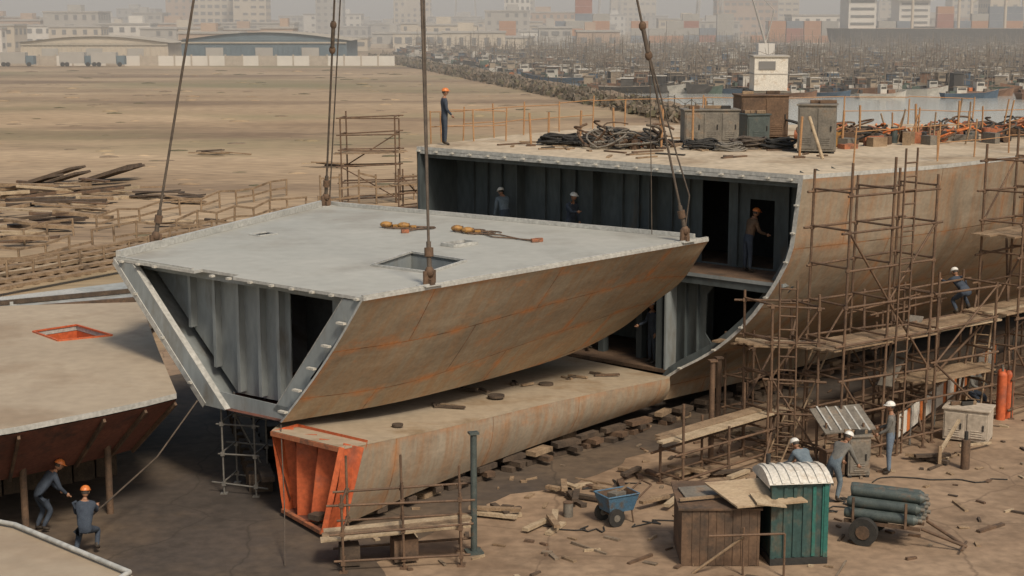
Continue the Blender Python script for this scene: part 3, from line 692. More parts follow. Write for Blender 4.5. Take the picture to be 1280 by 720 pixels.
# ------------------------------------------------------------------ NEIGHBOUR BLOCK (left)
nb=empty('deck_block')
a=MB()
po=[(-7.4,34.4),(-7.9,33.7),(-8.6,32.9),(-10.0,31.5),(-12.5,29.5),(-24,36),(-20,44),(-14,45.3),(-10.8,45.8),(-8.8,39)]
hl=[(-12.6,41.3),(-11.6,40.1),(-10.4,40.8),(-11.7,42.2)]
a.prism(po,2.68,2.8,'nbtop',side='greyrim',holes=[hl])
for p,q in zip(hl,hl[1:]+hl[:1]):
    a.face([(*p,2.67),(*q,2.67),(*q,1.9),(*p,1.9)],'red'); a.beam((*p,2.82),(*q,2.82),.05,.04,'red')
a.face([(*p,1.9) for p in hl],'red')
cx,cy=-14,40
lo=[(cx+(x-cx)*.8,cy+(y-cy)*.8) for x,y in po]
for i in range(len(po)):
    j=(i+1)%len(po); a.face([(*po[i],2.66),(*po[j],2.66),(*lo[j],1.2),(*lo[i],1.2)],'redbrown')
    a.beam((*lerp(V(po[i]),V(lo[i]),.05),2.6),(*lo[i],1.22),.06,.2,'rust')
a.face([(*p,1.2) for p in lo],'redbrown')
a.build('plating',nb)
a=MB()
for k in range(9):
    t=k/8.; a.box((lerp(-9.9,-13.5,t),lerp(37,34.2,t)+.6,.6),(.5,.4,1.2),'wooddk',.5)
for (x,y) in((-9.0,34.5),(-10.5,33.2)): a.tube((x,y,0),(x,y,2.2),.08,'rust',n=8)
a.build('support_blocks',nb)
a=MB(); a.prism([(-5.9,18.3),(-4.1,16.6),(-4.6,15.2),(-9.5,15.5),(-9.5,20)],4.9,5.0,'nbtop',side='greyrim')
a.path([(-9.4,20,5.05),(-5.9,18.25,5.05),(-4.15,16.6,5.05),(-4.6,15.3,5.05)],.03,'greyrim',n=8)
for x,y in((-6.4,17.2),(-5,15.8),(-9,16)): a.tube((x,y,0),(x,y,4.9),.1,'pipegrey',n=8)
a.build('steel_platform')
M['pont']=pm('pale_blue_grey_paint',(.27,.29,.29),(.34,.36,.355),.5,.6,.05,c3=(.24,.21,.17),s3=.6,t3=.52)
a=MB(); a.prism([(-24,52),(-14.4,60.5),(-12.4,58),(-12.6,52.5),(-17.5,47.5)],.3,1.0,'pont',side='cabinet'); a.prism([(-18.5,56),(-16.2,58),(-15.4,57.2),(-17.6,55.2)],1.0,1.12,'greyrim')
a.beam((-23,50.5,1.1),(-12.8,56,1.1),.2,.2,'rust'); a.beam((-22,52.5,1.1),(-13.4,58,1.1),.15,.15,'wooddk'); a.build('steel_pontoon')

# ------------------------------------------------------------------ timber fences, piles at left
def rail_line(name,p,q,h,n,mat='wood',jit=.1,rows_=(.5,1.0),r=.06):
    a=MB(); p=V(p); q=V(q); prev=None
    for i in range(n+1):
        c=lerp(p,q,i/n)+V((R(-jit,jit),R(-jit,jit),0)); top=c+V((R(-jit,jit)*.6,0,h*R(.75,1.15)))
        a.tube(c,top,r,mat,n=5)
        if prev:
            for k in rows_:
                if R(0,1)<.85: a.beam(lerp(prev[0],prev[1],k*.95),lerp(c,top,k*.95),r*1.1,r*1.8,mat)
        prev=(c,top)
    a.build(name)
rail_line('timber_railing',(-24,66,0),(-11,91,0),1.1,18)
rail_line('timber_railing',(-23,61.5,0),(-10.5,85,0),1.1,18)
rail_line('timber_railing',(-26,72,0),(-14,99,0),1.0,16)
rail_line('timber_railing',(-11,91,0),(-3,100,0),2.0,8,rows_=(.3,.6,.95))
a=MB()
for k in range(5):
    o=V((k*1.0,-k*.85,0)); a.beam(V((-25,65,.35))+o,V((-10,90,.35))+o,.4,.12,'woodlt' if k==2 else 'wood')
for k in range(40):
    t=k/39.; a.box((lerp(-23.5,-8.5,t),lerp(63.5,88.5,t),.15),(4.4,.25,.28),'wood',-.55+R(-.08,.08))
a.build('timber_slipway')
a=MB()
for k in range(110):
    x=R(-33,-23); y=R(76,104); L=R(1.0,4.5); an=R(-.5,.8); z=R(.05,.7)
    a.hexa((x,y,z),V((math.cos(an),math.sin(an),R(-.1,.12)))*L/2,V((-math.sin(an),math.cos(an),0))*R(.08,.25),V((0,0,R(.04,.1))),random.choice(['wood','woodlt','wooddk','wood','rust']))
for k in range(6):
    x=R(-31,-26); y=R(98,110); a.hexa((x,y,.6),(1.3,.4,.4),(.3,.8,0),(-.03,0,.07),'wooddk')
a.build('timber_pile')
a=MB()
for (x,y) in[(-20,95),(-21,98),(-23,128),(-13,118),(-17,84)]:
    for k in range(6): an=R(-.4,.4); a.hexa((x+R(-1.5,1.5),y+R(-1,1),.1+.06*k),(math.cos(an)*R(.6,1.6),math.sin(an),R(-.1,.1)),(0,.15,0),(0,0,.04),random.choice(['woodlt','wood','wooddk']))
a.build('loose_planks')

# ------------------------------------------------------------------ scaffolds
def scaffold(name,p0,p1,nv,depth,Hh,bays,lift,planks=(),ladder=True,mat='pipe',r=.032,brace=True,zb=0.0,top_extra=.4):
    a=MB(); p0=V((p0[0],p0[1],zb)); p1=V((p1[0],p1[1],zb)); nv=V((nv[0],nv[1],0)).normalized()
    pts=[[lerp(p0,p1,i/bays)+nv*depth*k+V((R(-.04,.04),R(-.04,.04),0)) for k in(0,1)] for i in range(bays+1)]
    lean=V((R(-.08,.08),R(-.04,.04),0))
    up=lambda p,z: p+V((0,0,z))+lean*z/5
    for pr in pts:
        for p in pr:
            hh=Hh+R(-.4,top_extra); a.tube(p,up(p,hh),r*1.1,mat,n=6); a.box(p+V((0,0,.02)),(.16,.16,.03),mat)
    z=lift*.35
    lv=[]
    while z<Hh: lv.append(z); z+=lift
    for z in lv:
        for k in(0,1):
            ex=(p1-p0).normalized()*R(.05,.35)
            a.tube(up(pts[0][k],z+R(-.05,.05))-ex,up(pts[-1][k],z+R(-.08,.08))+ex,r,mat,n=6)
        for pr in pts: a.tube(up(pr[0],z+.05),up(pr[1],z+.05),r*.9,mat,n=6)
        for pr in pts:
            for p in pr: a.box(up(p,z),(.09,.09,.09),mat)
    if brace:
        for i in range(bays):
            for j in range(0,len(lv)-2,2):
                if R(0,1)<.75:
                    k=random.choice((0,1)); x,y=(i,i+1) if (i+j//2)%2 else (i+1,i); a.tube(up(pts[x][k],lv[j]),up(pts[y][k],lv[j+2]),r*.9,mat,n=6)
    if ladder:
        i=min(1,bays-1); q=lerp(p0,p1,(i+.15)/bays)+nv*(depth+.06); w_=(p1-p0).normalized()*.42
        a.tube(q,up(q,Hh+.5),r*.9,mat,n=5); a.tube(q+w_,up(q+w_,Hh+.5),r*.9,mat,n=5)
        z=.3
        while z<Hh+.4: a.tube(up(q,z),up(q+w_,z),r*.7,mat,n=5); z+=.34
    for z in planks:
        m=4
        for k in range(m):
            o=nv*depth*(k+.5)/m; e=(p1-p0).normalized()*R(.15,.7)
            a.beam(up(p0+o,z)-e,up(p1+o,z+R(-.03,.05))+e,depth/m*.9,.045,random.choice(['woodlt','wood','wood','wood']))
    return a.build(name)
nv=(.574,-.819)
scaffold('scaffold_tower',(7.35,39.3),(9.9,41.1),nv,1.25,7.3,2,.92,planks=(2.95,))
scaffold('scaffold_tower',(12.9,43.9),(15.3,46.0),(.72,-.7),1.25,7.9,2,.85,planks=(3.0,5.1))
scaffold('scaffold_tower',(15.9,46.6),(19.2,49.9),(.72,-.7),1.25,8.0,2,.95,planks=(3.0,4.8))
scaffold('scaffold_tower',(10.3,41.5),(12.3,43.0),nv,1.1,4.2,1,.9,planks=(2.95,1.6),ladder=False)
scaffold('scaffold_tower',(9.3,43.2),(11.6,45.4),(.68,-.73),.8,3.2,2,.9,planks=(2.2,),ladder=False)
scaffold('scaffold_platform',(5.95,39.9),(7.1,39.6),(.45,-.9),1.1,4.1,1,.9,planks=(2.9,),ladder=True)
scaffold('scaffold_platform',(3.5,36.9),(7.0,40.4),(.68,-.73),.8,1.25,3,.62,planks=(1.2,),ladder=False,brace=False,top_extra=1.0)
scaffold('scaffold_platform',(5.9,43.1),(6.6,43.9),(.68,-.73),.9,2.6,1,.9,planks=(2.3,),ladder=False)
scaffold('scaffold_platform',(-3.4,31.6),(-1.05,32.0),(.05,-1),.95,1.75,2,.6,planks=(),ladder=False,brace=False,r=.026)
a=MB()
for (p,q) in [((6.2,38.2,0),(7.4,41.0,3.2)),((8.8,38.9,0),(9.3,41.6,3.9)),((10.8,40.6,0),(10.2,42.6,3.6)),((11.9,41.8,0),(13.2,44.4,4.2)),((13.9,43.4,0),(14.2,45.6,5.0)),((5.2,39.2,.1),(7.0,41.6,2.4)),((9.9,41.4,.2),(12.6,42.2,2.8)),((14.9,44.6,0),(15.9,46.8,3.5))]:
    a.tube(p,q,.035,'pipe',n=6)
for (p,q,w_) in [((6.3,38.6,.05),(7.9,40.4,2.9),.4),((12.2,42.1,.05),(13.0,43.8,3.0),.4)]:
    p=V(p); q=V(q); s_=V((.4,-.2,0)).normalized()*w_
    a.tube(p,q,.028,'wood',n=5); a.tube(p+s_,q+s_,.028,'wood',n=5)
    for k in range(11): c=lerp(p,q,(k+.5)/11); a.tube(c,c+s_,.02,'wood',n=5)
a.build('raking_shores')
a=MB()
for k in range(3): a.beam((-3.85,30.85+k*.27,.62),(-.85,31.35+k*.27,.78),.24,.045,'woodlt' if k!=1 else 'wood')
a.box((-2.2,31.3,.3),(.5,.4,.45),'rust',.3); a.box((-3.3,31.1,.25),(.4,.4,.4),'wooddk',.2)
a.build('plank_staging')
scaffold('scaffold_frame',(-6.75,36.0),(-5.95,35.75),(.2,.98),.9,2.2,1,.72,ladder=False,brace=True,mat='pipegrey',r=.022)
scaffold('scaffold_tower',(-10.0,94),(-6.9,95),(.1,1),1.5,5.2,1,.95,planks=(3,),ladder=False,r=.045)
scaffold('scaffold_platform',(-6.4,90),(-2.6,93),(.1,1),1.5,2.6,3,.8,planks=(1.6,),ladder=False,r=.045)
a=MB(); p=V((9.75,39.3,0)); q=V((17.3,52.5,0)); N=13
for i in range(N):
    c0=lerp(p,q,i/N); c1=lerp(p,q,(i+1)/N); a.tube(c0,c0+V((0,0,1.15)),.03,'pipegrey' if i%2 else 'pipe',n=6)
    a.tube(c0+V((0,0,1.1)),c1+V((0,0,1.1)),.025,'pipe',n=6); a.tube(c0+V((0,0,.35)),c1+V((0,0,.35)),.022,'pipe',n=6)
    if i in(0,1,2,3,4,5,7,8): a.beam(lerp(c0,c1,.08)+V((0,0,.75)),lerp(c0,c1,.68)+V((0,0,.75)),.02,.58,'white'); a.beam(lerp(c0,c1,.7)+V((0,0,.73)),lerp(c0,c1,.92)+V((0,0,.73)),.024,.56,'orange')
a.build('guard_barrier')
def rail(name,pts,h,mat,sp=1.6,z=DZ+.06,r=.028):
    a=MB()
    for p,q in zip(pts,pts[1:]):
        p=V((*p,z)); q=V((*q,z)); n_=max(1,int((q-p).length/sp))
        for i in range(n_+1):
            c=lerp(p,q,i/n_); a.tube(c,c+V((R(-.06,.06),0,h*R(.85,1.15))),r,mat,n=6)
            if i<n_:
                e=lerp(p,q,(i+1)/n_)
                for k in(.5,.98):
                    if R(0,1)<.85: a.tube(c+V((0,0,h*k+R(-.05,.03))),e+V((0,0,h*k+R(-.08,.03))),r*.6,mat,n=5)
    a.build(name)
M['railo']=pm('orange_rail',(.32,.17,.08),(.40,.23,.11),4,.7,0)
rail('deck_railing',[(-2.6,51.4),(.4,55.2),(4.2,59.8)],1.05,'railo')
rail('deck_railing',[(4.2,59.8),(10,60.3),(20,61.3),(28.6,63.6)],1.05,'railo',sp=2.2)
rail('deck_railing',[(9.2,43.1),(12.0,45.1),(16.3,49.3),(21.6,54.6)],1.0,'railo',sp=2.0,r=.024)
rail('deck_railing',[(-2.3,52.2),(-.2,52.6)],1.05,'railo',sp=1.0)
a=MB()
for (x,y,h) in[(2.2,51.8,1.1),(4.6,49.4,1.3),(4.9,53,1.2),(8.3,46.2,1.25),(10.3,50,1.2),(.6,50.5,1.1),(6.5,54,1.4),(13.1,52,1.3),(15,54,1.3),(3.4,53.4,1.1),(5.7,50.6,1.3),(11.5,53,1.2),(1.2,52.6,1.0)]:
    a.tube((x,y,DZ+.06),(x+R(-.06,.06),y,DZ+h),.04,'railo',n=6); a.box((x,y,DZ+.09),(.3,.3,.05),'rust')
a.tube((8.9,45.8,DZ+.06),(8.55,46.2,DZ+1.25),.05,'woodlt',n=6)
a.build('deck_posts')

# ------------------------------------------------------------------ deck equipment
def coil(x,y,rad,turns,mat='black',name='cable_coil',z=DZ+.06,wob=.12):
    a=MB()
    for k in range(turns):
        rr=rad*R(.6,1.05); c=V((x+R(-wob,wob),y+R(-wob,wob),z+.04+.035*k)); e=R(.6,.9); ph=R(0,6)
        pts=[c+V((rr*math.cos(t+ph),rr*e*math.sin(t+ph),.03*math.sin(3*t+k))) for t in [i*math.pi/8 for i in range(17)]]
        a.path(pts,.032,mat,n=5)
    return a.build(name)
coil(1.45,51.0,.75,9); coil(2.1,50.6,.6,7); coil(5.9,49.2,.55,8); coil(7.3,49.6,.6,9,'rope'); coil(8.2,49.3,.5,8); coil(3.0,52.6,.7,8,'rope'); coil(4.4,51.6,.6,7,'rope'); coil(6.6,48.6,.5,6,'cabinet')
a=MB()
for k in range(50):
    c=V((3.5+R(-1.2,1.3),49.9+R(-.8,1.2),DZ+.1)); rr=R(.2,.8); ph=R(0,6); q=R(.5,1.3)
    pts=[c+V((rr*math.cos(t+ph)*q,rr*.8*math.sin(t*q+ph),abs(rr*.95*math.sin(t*.5+ph)*(1 if k%2 else .4)))) for t in [i*.45 for i in range(11)]]
    a.path(pts,R(.02,.045),random.choice(['black','rope','rust','cabinet']),n=5)
for k in range(16): a.box((3.5+R(-1,1),50+R(-.8,1),DZ+.18),(R(.15,.5),R(.1,.3),R(.1,.35)),random.choice(['rust','cabinet','machine']),R(0,3))
a.build('hose_heap')
def cab(x,y,w_,d,h,mat,rz,name,z=DZ+.06,split=2):
    a=MB(); a.box((x,y,z+h/2+.06),(w_,d,h),mat,rz)
    X=V((math.cos(rz),math.sin(rz),0)); Yv=V((-math.sin(rz),math.cos(rz),0)); c=V((x,y,z))
    for sx in(-1,1):
        for sy in(-1,1): a.box(c+X*sx*(w_/2-.06)+Yv*sy*(d/2-.06)+V((0,0,.03)),(.1,.1,.06),'black',rz)
    a.box(c+V((0,0,h+.085)),(w_+.08,d+.08,.05),mat,rz)
    for k in range(split):
        cx_=c+X*(-w_/2+(k+.5)*w_/split)-Yv*(d/2+.012); a.hexa(cx_+V((0,0,h/2+.06)),X*(w_/split/2-.04),Yv*.012,V((0,0,h/2-.07)),mat)
        a.hexa(cx_-Yv*.02+X*(w_/split/2-.12)+V((0,0,h*.55)),X*.02,Yv*.02,V((0,0,.08)),'black')
        for q in range(4): a.hexa(cx_-Yv*.018+V((0,0,h*.2+q*.06)),X*(w_/split/4),Yv*.008,V((0,0,.015)),mat)
    for k in range(3):
        p=c+V((R(-w_,w_)*.35,R(-d,d)*.3,h+.16)); a.hexa(p,V((R(.1,.3),R(-.1,.1),0)),V((0,R(.04,.12),0)),V((0,0,.05)),random.choice(['rust','wood','black']))
    return a.build(name,bevel=.012)
cab(6.35,51.6,1.75,.9,1.0,'cabinet',.05,'welding_cabinet',split=3)
cab(8.35,54.0,1.6,1.2,1.35,'rust',.1,'storage_cabinet',split=2)
cab(9.15,48.1,1.1,.8,1.35,'cabinet',-.25,'tool_locker',split=2)
cab(7.9,52.4,.8,.7,.8,'tank',.3,'welding_cabinet',split=1)
a=MB()
for k in range(240):
    t=R(0,1); x=lerp(10.0,24,t)+R(-.6,.6); y=lerp(51.5,58.5,t)+R(-2.4,2.2); z=DZ+.06
    ty=R(0,1)
    if ty<.3: h=R(.12,.42); a.box((x,y,z+h/2),(R(.2,.6),R(.2,.5),h),random.choice(['machine','rust','rust','cabinet','wood','cabinet']),R(0,3))
    elif ty<.4: h=R(.25,.6); a.tube((x,y,z),(x,y,z+h),R(.1,.22),random.choice(['machine','rust','tank','yellow']),n=10)
    elif ty<.75:
        rr=R(.25,.6); c=V((x,y,z+.1)); ph=R(0,6); a.path([c+V((rr*math.cos(t_+ph),rr*.8*math.sin(t_+ph),abs(rr*.95*math.sin(t_*.5+ph)))) for t_ in [i*.5 for i in range(10)]],.035,random.choice(['machine','rust','black','rope','orange']),n=5)
    elif ty<.87: an=R(0,3); r_=R(.1,.2); L=R(.25,.5); a.tube((x-math.cos(an)*L,y-math.sin(an)*L,z+r_),(x+math.cos(an)*L,y+math.sin(an)*L,z+r_),r_,random.choice(['machine','rust','black','machine']),n=10)
    else: a.tube((x,y,z),(x+R(-.3,.3),y,z+R(.7,1.3)),.03,random.choice(['railo','wood']),n=5)
a.build('winch_machinery')
a=MB()
for k in range(110):
    x=R(-1.5,10); y=R(46,57)
    if (V((x,y,0))-DR).dot(ea)<.8 or (V((x,y,0))-DR).dot(et)>12.5: continue
    an=R(0,3); L=R(.1,.6); a.hexa((x,y,DZ+.085),(math.cos(an)*L,math.sin(an)*L,0),(-math.sin(an)*.05,math.cos(an)*.05,0),(0,0,.02),random.choice(['wood','rust','black','wood']))
a.build('deck_debris')

a=MB(); x,y=18.6,117
for dx in(-.9,.9):
    for dy in(-.9,.9): a.beam((x+dx,y+dy,0),(x+dx,y+dy,5.7),.16,.16,'cabinet')
a.box((x,y,6.9),(2.4,2.4,2.4),'white'); a.box((x,y,8.15),(2.6,2.6,.12),'haze3'); a.box((x,y,6.9),(2.46,2.46,.06),'haze3')
a.box((x-.3,y-1.22,7.5),(1.2,.06,.6),'hazew'); a.beam((x-.9,y-.9,2),(x+.9,y-.9,5),.08,.08,'cabinet'); a.box((x,y,5.6),(2.9,2.9,.12),'cabinet')
a.build('control_cabin')

# ------------------------------------------------------------------ yard objects
a=MB(); c=V((5.75,31.7,0)); rz=.12
X=V((math.cos(rz),math.sin(rz),0)); Yv=V((-math.sin(rz),math.cos(rz),0)); ZS=.86
a.box(c+V((0,0,.08)),(1.2,1.2,.14),'black',rz); a.box(c+V((0,0,1.05*ZS)),(1.1,1.1,1.8*ZS),'teal',rz)
for k in range(6): a.hexa(c+X*(-.5+k*.2)-Yv*.56+V((0,0,1.05*ZS)),X*.035,Yv*.02,V((0,0,.85*ZS)),'tealdoor' if k>3 else 'teal')
for k in range(2): a.hexa(c+X*.56+Yv*(-.3+k*.6)+V((0,0,1.05*ZS)),X*.02,Yv*.05,V((0,0,.88*ZS)),'tealdoor')
a.hexa(c+X*.57+V((0,0,1.0*ZS)),X*.015,Yv*.36,V((0,0,.82*ZS)),'tealdoor'); a.hexa(c+X*.6+Yv*.28+V((0,0,1.05*ZS)),X*.02,Yv*.03,V((0,0,.07)),'greyrim')
for sx in(-1,1):
    for sy in(-1,1): a.hexa(c+X*sx*.55+Yv*sy*.55+V((0,0,1.05*ZS)),X*.045,Yv*.045,V((0,0,.92*ZS)),'tealdoor' if sx>0 else 'teal')
N=8; zt=2.0*ZS
for k in range(N):
    t0=-1+2*k/N; t1=-1+2*(k+1)/N; z0=zt+.2*(1-t0*t0); z1=zt+.2*(1-t1*t1)
    a.face([c+Yv*t0*.66-X*.66+V((0,0,z0)),c+Yv*t1*.66-X*.66+V((0,0,z1)),c+Yv*t1*.66+X*.66+V((0,0,z1)),c+Yv*t0*.66+X*.66+V((0,0,z0))],'white')
    for sx in(-1,1): a.face([c+Yv*t0*.66+X*.66*sx+V((0,0,z0)),c+Yv*t1*.66+X*.66*sx+V((0,0,z1)),c+Yv*t1*.66+X*.66*sx+V((0,0,zt-.07)),c+Yv*t0*.66+X*.66*sx+V((0,0,zt-.07))],'white')
for j in range(7):
    xx=-.56+j*.187
    for k in range(N):
        t0=-1+2*k/N; t1=-1+2*(k+1)/N; z0=zt+.015+.2*(1-t0*t0); z1=zt+.015+.2*(1-t1*t1); a.beam(c+Yv*t0*.65+X*xx+V((0,0,z0)),c+Yv*t1*.65+X*xx+V((0,0,z1)),.06,.035,'white')
a.tube(c+X*-.4+Yv*.4+V((0,0,zt)),c+X*-.4+Yv*.4+V((0,0,zt+.35)),.05,'black',n=8)
a.build('portable_toilet')
a=MB(); hb=1.2
for k in range(9): a.box((3.55+k*.165,31.05+R(-.01,.01),hb/2),(.158,.05,hb*R(.96,1)),'rust',R(-.02,.02))
a.box((3.45,31.8,hb/2),(.05,1.55,hb+.02),'rust'); a.box((4.98,31.8,hb/2),(.05,1.55,hb+.02),'rust'); a.box((4.2,32.55,hb/2),(1.5,.05,hb),'rust')
a.hexa((4.2,31.8,hb+.06),(.85,0,.0),(0,.82,.05),(0,0,.02),'rust')
a.hexa((3.9,31.9,hb+.11),(.4,0.1,.0),(-.05,.3,.02),(0,0,.015),'cabinet'); a.beam((3.4,31.3,hb+.12),(4.6,31.6,hb+.14),.08,.05,'wood')
a.build('scrap_metal_bin')
M['ply']=pm('plywood',(.34,.26,.17),(.43,.335,.23),1.5,.8,.1,c3=(.26,.18,.115),s3=1,t3=.5,stretch=(1,4,1))
a=MB(); a.hexa((4.95,31.35,1.46),(.72,.1,.03),(-.28,.45,.12),(0,0,.018),'ply'); a.hexa((5.15,31.0,1.4),(.3,.02,-.04),(-.05,.2,.05),(0,0,.015),'woodlt'); a.build('plywood_sheet')
a=MB(); a.tube((4.6,30.5,0),(4.6,30.5,1.0),.025,'pipe'); a.tube((3.6,30.6,.0),(4.6,30.5,.8),.03,'wood'); a.tube((3.9,30.4,.85),(5.4,30.4,.9),.025,'pipe'); a.tube((5.4,30.4,0),(5.4,30.4,.9),.025,'pipe'); a.build('pipe_rail')
tr=MB(); d=V((.9,-.42,0)).normalized(); pn=V((.42,.9,0)).normalized(); c=V((7.95,32.7,0))
for row,(z,ks) in enumerate(((.62,(-.36,-.12,.12,.36)),(.83,(-.24,0,.24)),(1.04,(-.12,.12)))):
    for k in ks:
        e_=R(-.06,.06); p=c-d*(.72+e_)+pn*k+V((0,0,z)); q=c+d*(.68-e_)+pn*k+V((0,0,z)); tr.tube(p,q,.115,'tank',n=14); tr.tube(q,q+d*.09,.115,'tank',r2=.06,n=14); tr.tube(q+d*.09,q+d*.17,.045,'cabinet',n=8)
        tr.tube(p-d*.05,p,.1,'tank',r2=.115,n=14)
tr.beam(c-d*.8+V((0,0,.46)),c+d*.8+V((0,0,.46)),.06,.06,'rust')
for k in(-.42,.42): tr.beam(c-d*.8+pn*k+V((0,0,.46)),c+d*.8+pn*k+V((0,0,.46)),.07,.07,'rust')
for t in(-.6,.5):
    for k in(-.5,.5): tr.beam(c+d*t+pn*k+V((0,0,.45)),c+d*t+pn*k+V((0,0,1.0)),.05,.05,'rust')
    tr.beam(c+d*t-pn*.5+V((0,0,.46)),c+d*t+pn*.5+V((0,0,.46)),.05,.05,'rust')
ax=c-d*.35
for k in(-1,1):
    w0=ax+pn*k*.56+V((0,0,.3)); tr.tube(w0-pn*.08,w0+pn*.08,.3,'black',n=20); tr.tube(w0-pn*.1,w0+pn*.1,.15,'rust',n=12)
tr.tube(ax-pn*.6+V((0,0,.3)),ax+pn*.6+V((0,0,.3)),.03,'rust')
tr.tube(c+d*.8-pn*.3+V((0,0,.44)),c+d*1.7-pn*.1+V((0,0,.12)),.035,'rust'); tr.tube(c+d*.8+pn*.3+V((0,0,.44)),c+d*1.7-pn*.1+V((0,0,.12)),.035,'rust'); tr.tube(c+d*1.65-pn*.4+V((0,0,.13)),c+d*1.65+pn*.2+V((0,0,.13)),.03,'rust')
tr.build('gas_cylinder_trailer')
a=MB(); a.hexa((8.05,37.9,1.32),(.62,.05,.05),(-.12,.42,.2),(0,0,.015),'cabinet')
for k in range(5): a.hexa((7.6+k*.23,37.9,1.345),(.02,0,0),(-.11,.4,.19),(0,0,.012),'greyrim')
for x,y in((7.6,37.6),(8.5,37.6),(7.5,38.2),(8.45,38.2)): a.tube((x,y,0),(x,y,1.3),.03,'pipe')
a.tube((7.6,37.6,.5),(8.5,37.6,.5),.025,'pipe'); a.tube((7.6,37.6,.9),(8.5,37.6,.9),.025,'pipe')
a.build('work_shelter')
cab(8.35,37.55,.55,.45,.95,'cabinet',.1,'welding_machine',z=0,split=1)
cab(7.75,37.5,.5,.4,.6,'rust',.3,'welding_machine',z=0,split=1)
cab(12.0,40.9,1.15,.8,.8,'concrete',-.45,'generator',z=0,split=2)
for x,y in((13.5,43.0),(13.75,43.15),(13.6,43.35)):
    a=MB(); a.tube((x,y,0),(x,y,1.25),.13,'red',n=14); a.sph((x,y,1.25),(.13,.13,.12),'red',n=14,m=6,z0=0); a.tube((x,y,1.35),(x,y,1.48),.035,'cabinet'); a.build('gas_cylinder')
a=MB(); c=V((2.3,33.9,0)); rz=.5
X=V((math.cos(rz),math.sin(rz),0)); Yv=V((-math.sin(rz),math.cos(rz),0))
bw=[c+X*i*.3+Yv*j*.22+V((0,0,.3)) for i,j in((-1,-1),(1,-1),(1,1),(-1,1))]; tw=[c+X*i*.4+Yv*j*.3+V((0,0,.68)) for i,j in((-1,-1),(1,-1),(1,1),(-1,1))]
for i in range(4):
    j=(i+1)%4; a.face([bw[i],bw[j],tw[j],tw[i]],'blue'); ii=lambda p:p+(c-p)*.04+V((0,0,.04)); a.face([ii(bw[i]),ii(bw[j]),ii(tw[j]),ii(tw[i])],'rust'); a.tube(tw[i],tw[j],.02,'blue')
a.face(bw,'blue'); a.face([p+V((0,0,.03)) for p in bw],'rust')
a.box(c+V((0,0,.55)),(.35,.25,.3),'cabinet',.8); a.beam(c+V((-.3,0,.5)),c+V((.3,.1,.85)),.04,.04,'wood')
for k in(-1,1): w0=c+Yv*k*.28-X*.18+V((0,0,.2)); a.tube(w0-Yv*.035,w0+Yv*.035,.2,'black',n=16); a.tube(w0-Yv*.045,w0+Yv*.045,.08,'cabinet',n=10)
a.tube(c-X*.18-Yv*.28+V((0,0,.2)),c-X*.18+Yv*.28+V((0,0,.2)),.02,'rust')
for k in(-1,1): a.tube(c+X*.35+Yv*k*.22+V((0,0,.5)),c+X*.78+Yv*k*.2+V((0,0,.8)),.02,'pipe'); a.tube(c+X*.28+Yv*k*.18+V((0,0,.3)),c+X*.32+Yv*k*.2,.02,'pipe')
a.tube(c+X*.78+Yv*.2+V((0,0,.8)),c+X*.78-Yv*.2+V((0,0,.8)),.02,'pipe')
a.build('tool_cart')
a=MB()
for k in range(330):
    x=R(-3,15); y=R(30,47)
    if y>33+(x+4)*1.05 and R(0,1)<.5: continue
    an=R(0,3.1); L=R(.03,.2)*(3.0 if R(0,1)<.12 else 1); wv=R(.015,.06)
    a.hexa((x,y,.03),(math.cos(an)*L,math.sin(an)*L,R(-.01,.01)),(-math.sin(an)*wv,math.cos(an)*wv,0),(0,0,R(.01,.03)),random.choice(['wood','wood','rust','rust','wooddk','rock','woodlt']))
for (x,y) in((1.5,35.4),(3.5,35.2),(2.4,36.2),(4.3,37.6),(.6,33.6),(-.3,34.3),(3.2,37.4),(5.6,37.2),(1.2,36.2),(10.2,38.9),(11.4,43.0),(6.2,41.4)):
    for k in range(4): an=R(0,3); a.hexa((x+R(-.35,.35),y+R(-.3,.3),.05+.05*k),(math.cos(an)*R(.15,.6),math.sin(an)*.4,0),(-math.sin(an)*.07,math.cos(an)*.07,0),(0,0,.035),random.choice(['wood','wooddk','rust','woodlt']))
a.build('scrap_wood')
a=MB()
a.tube((1.25,34.3,0),(1.25,34.3,.32),.11,'cabinet',n=12); a.tube((1.25,34.3,.33),(1.25,34.3,.34),.12,'rust',n=12); a.build('paint_drum')
a=MB(); a.beam((10.6,38.4,.35),(11.5,40.0,.75),.07,.07,'woodlt'); a.beam((11.3,39.2,.3),(12.4,40.2,.1),.06,.06,'woodlt'); a.beam((10.6,38.4,.0),(10.6,38.4,.5),.08,.08,'wood'); a.build('timber_trestle')
a=MB(); a.tube((11.15,38.1,0),(11.15,38.1,.75),.11,'rust',n=10); a.tube((11.15,38.1,.75),(11.15,38.1,.95),.05,'black',n=8); a.build('gas_bottle')
a=MB()
for k in range(7):
    pts=[]; x,y=R(0,9),R(33,37)
    for i in range(14): pts.append(V((x,y,.03))); x+=R(-.2,.5); y+=R(-.25,.3)
    a.path(pts,.016,'black',n=5)
a.build('welding_hoses')
a=MB(); a.beam((9.6,40.2,1.6),(10.8,42.0,3.1),.4,.04,'cabinet'); a.build('steel_plate')

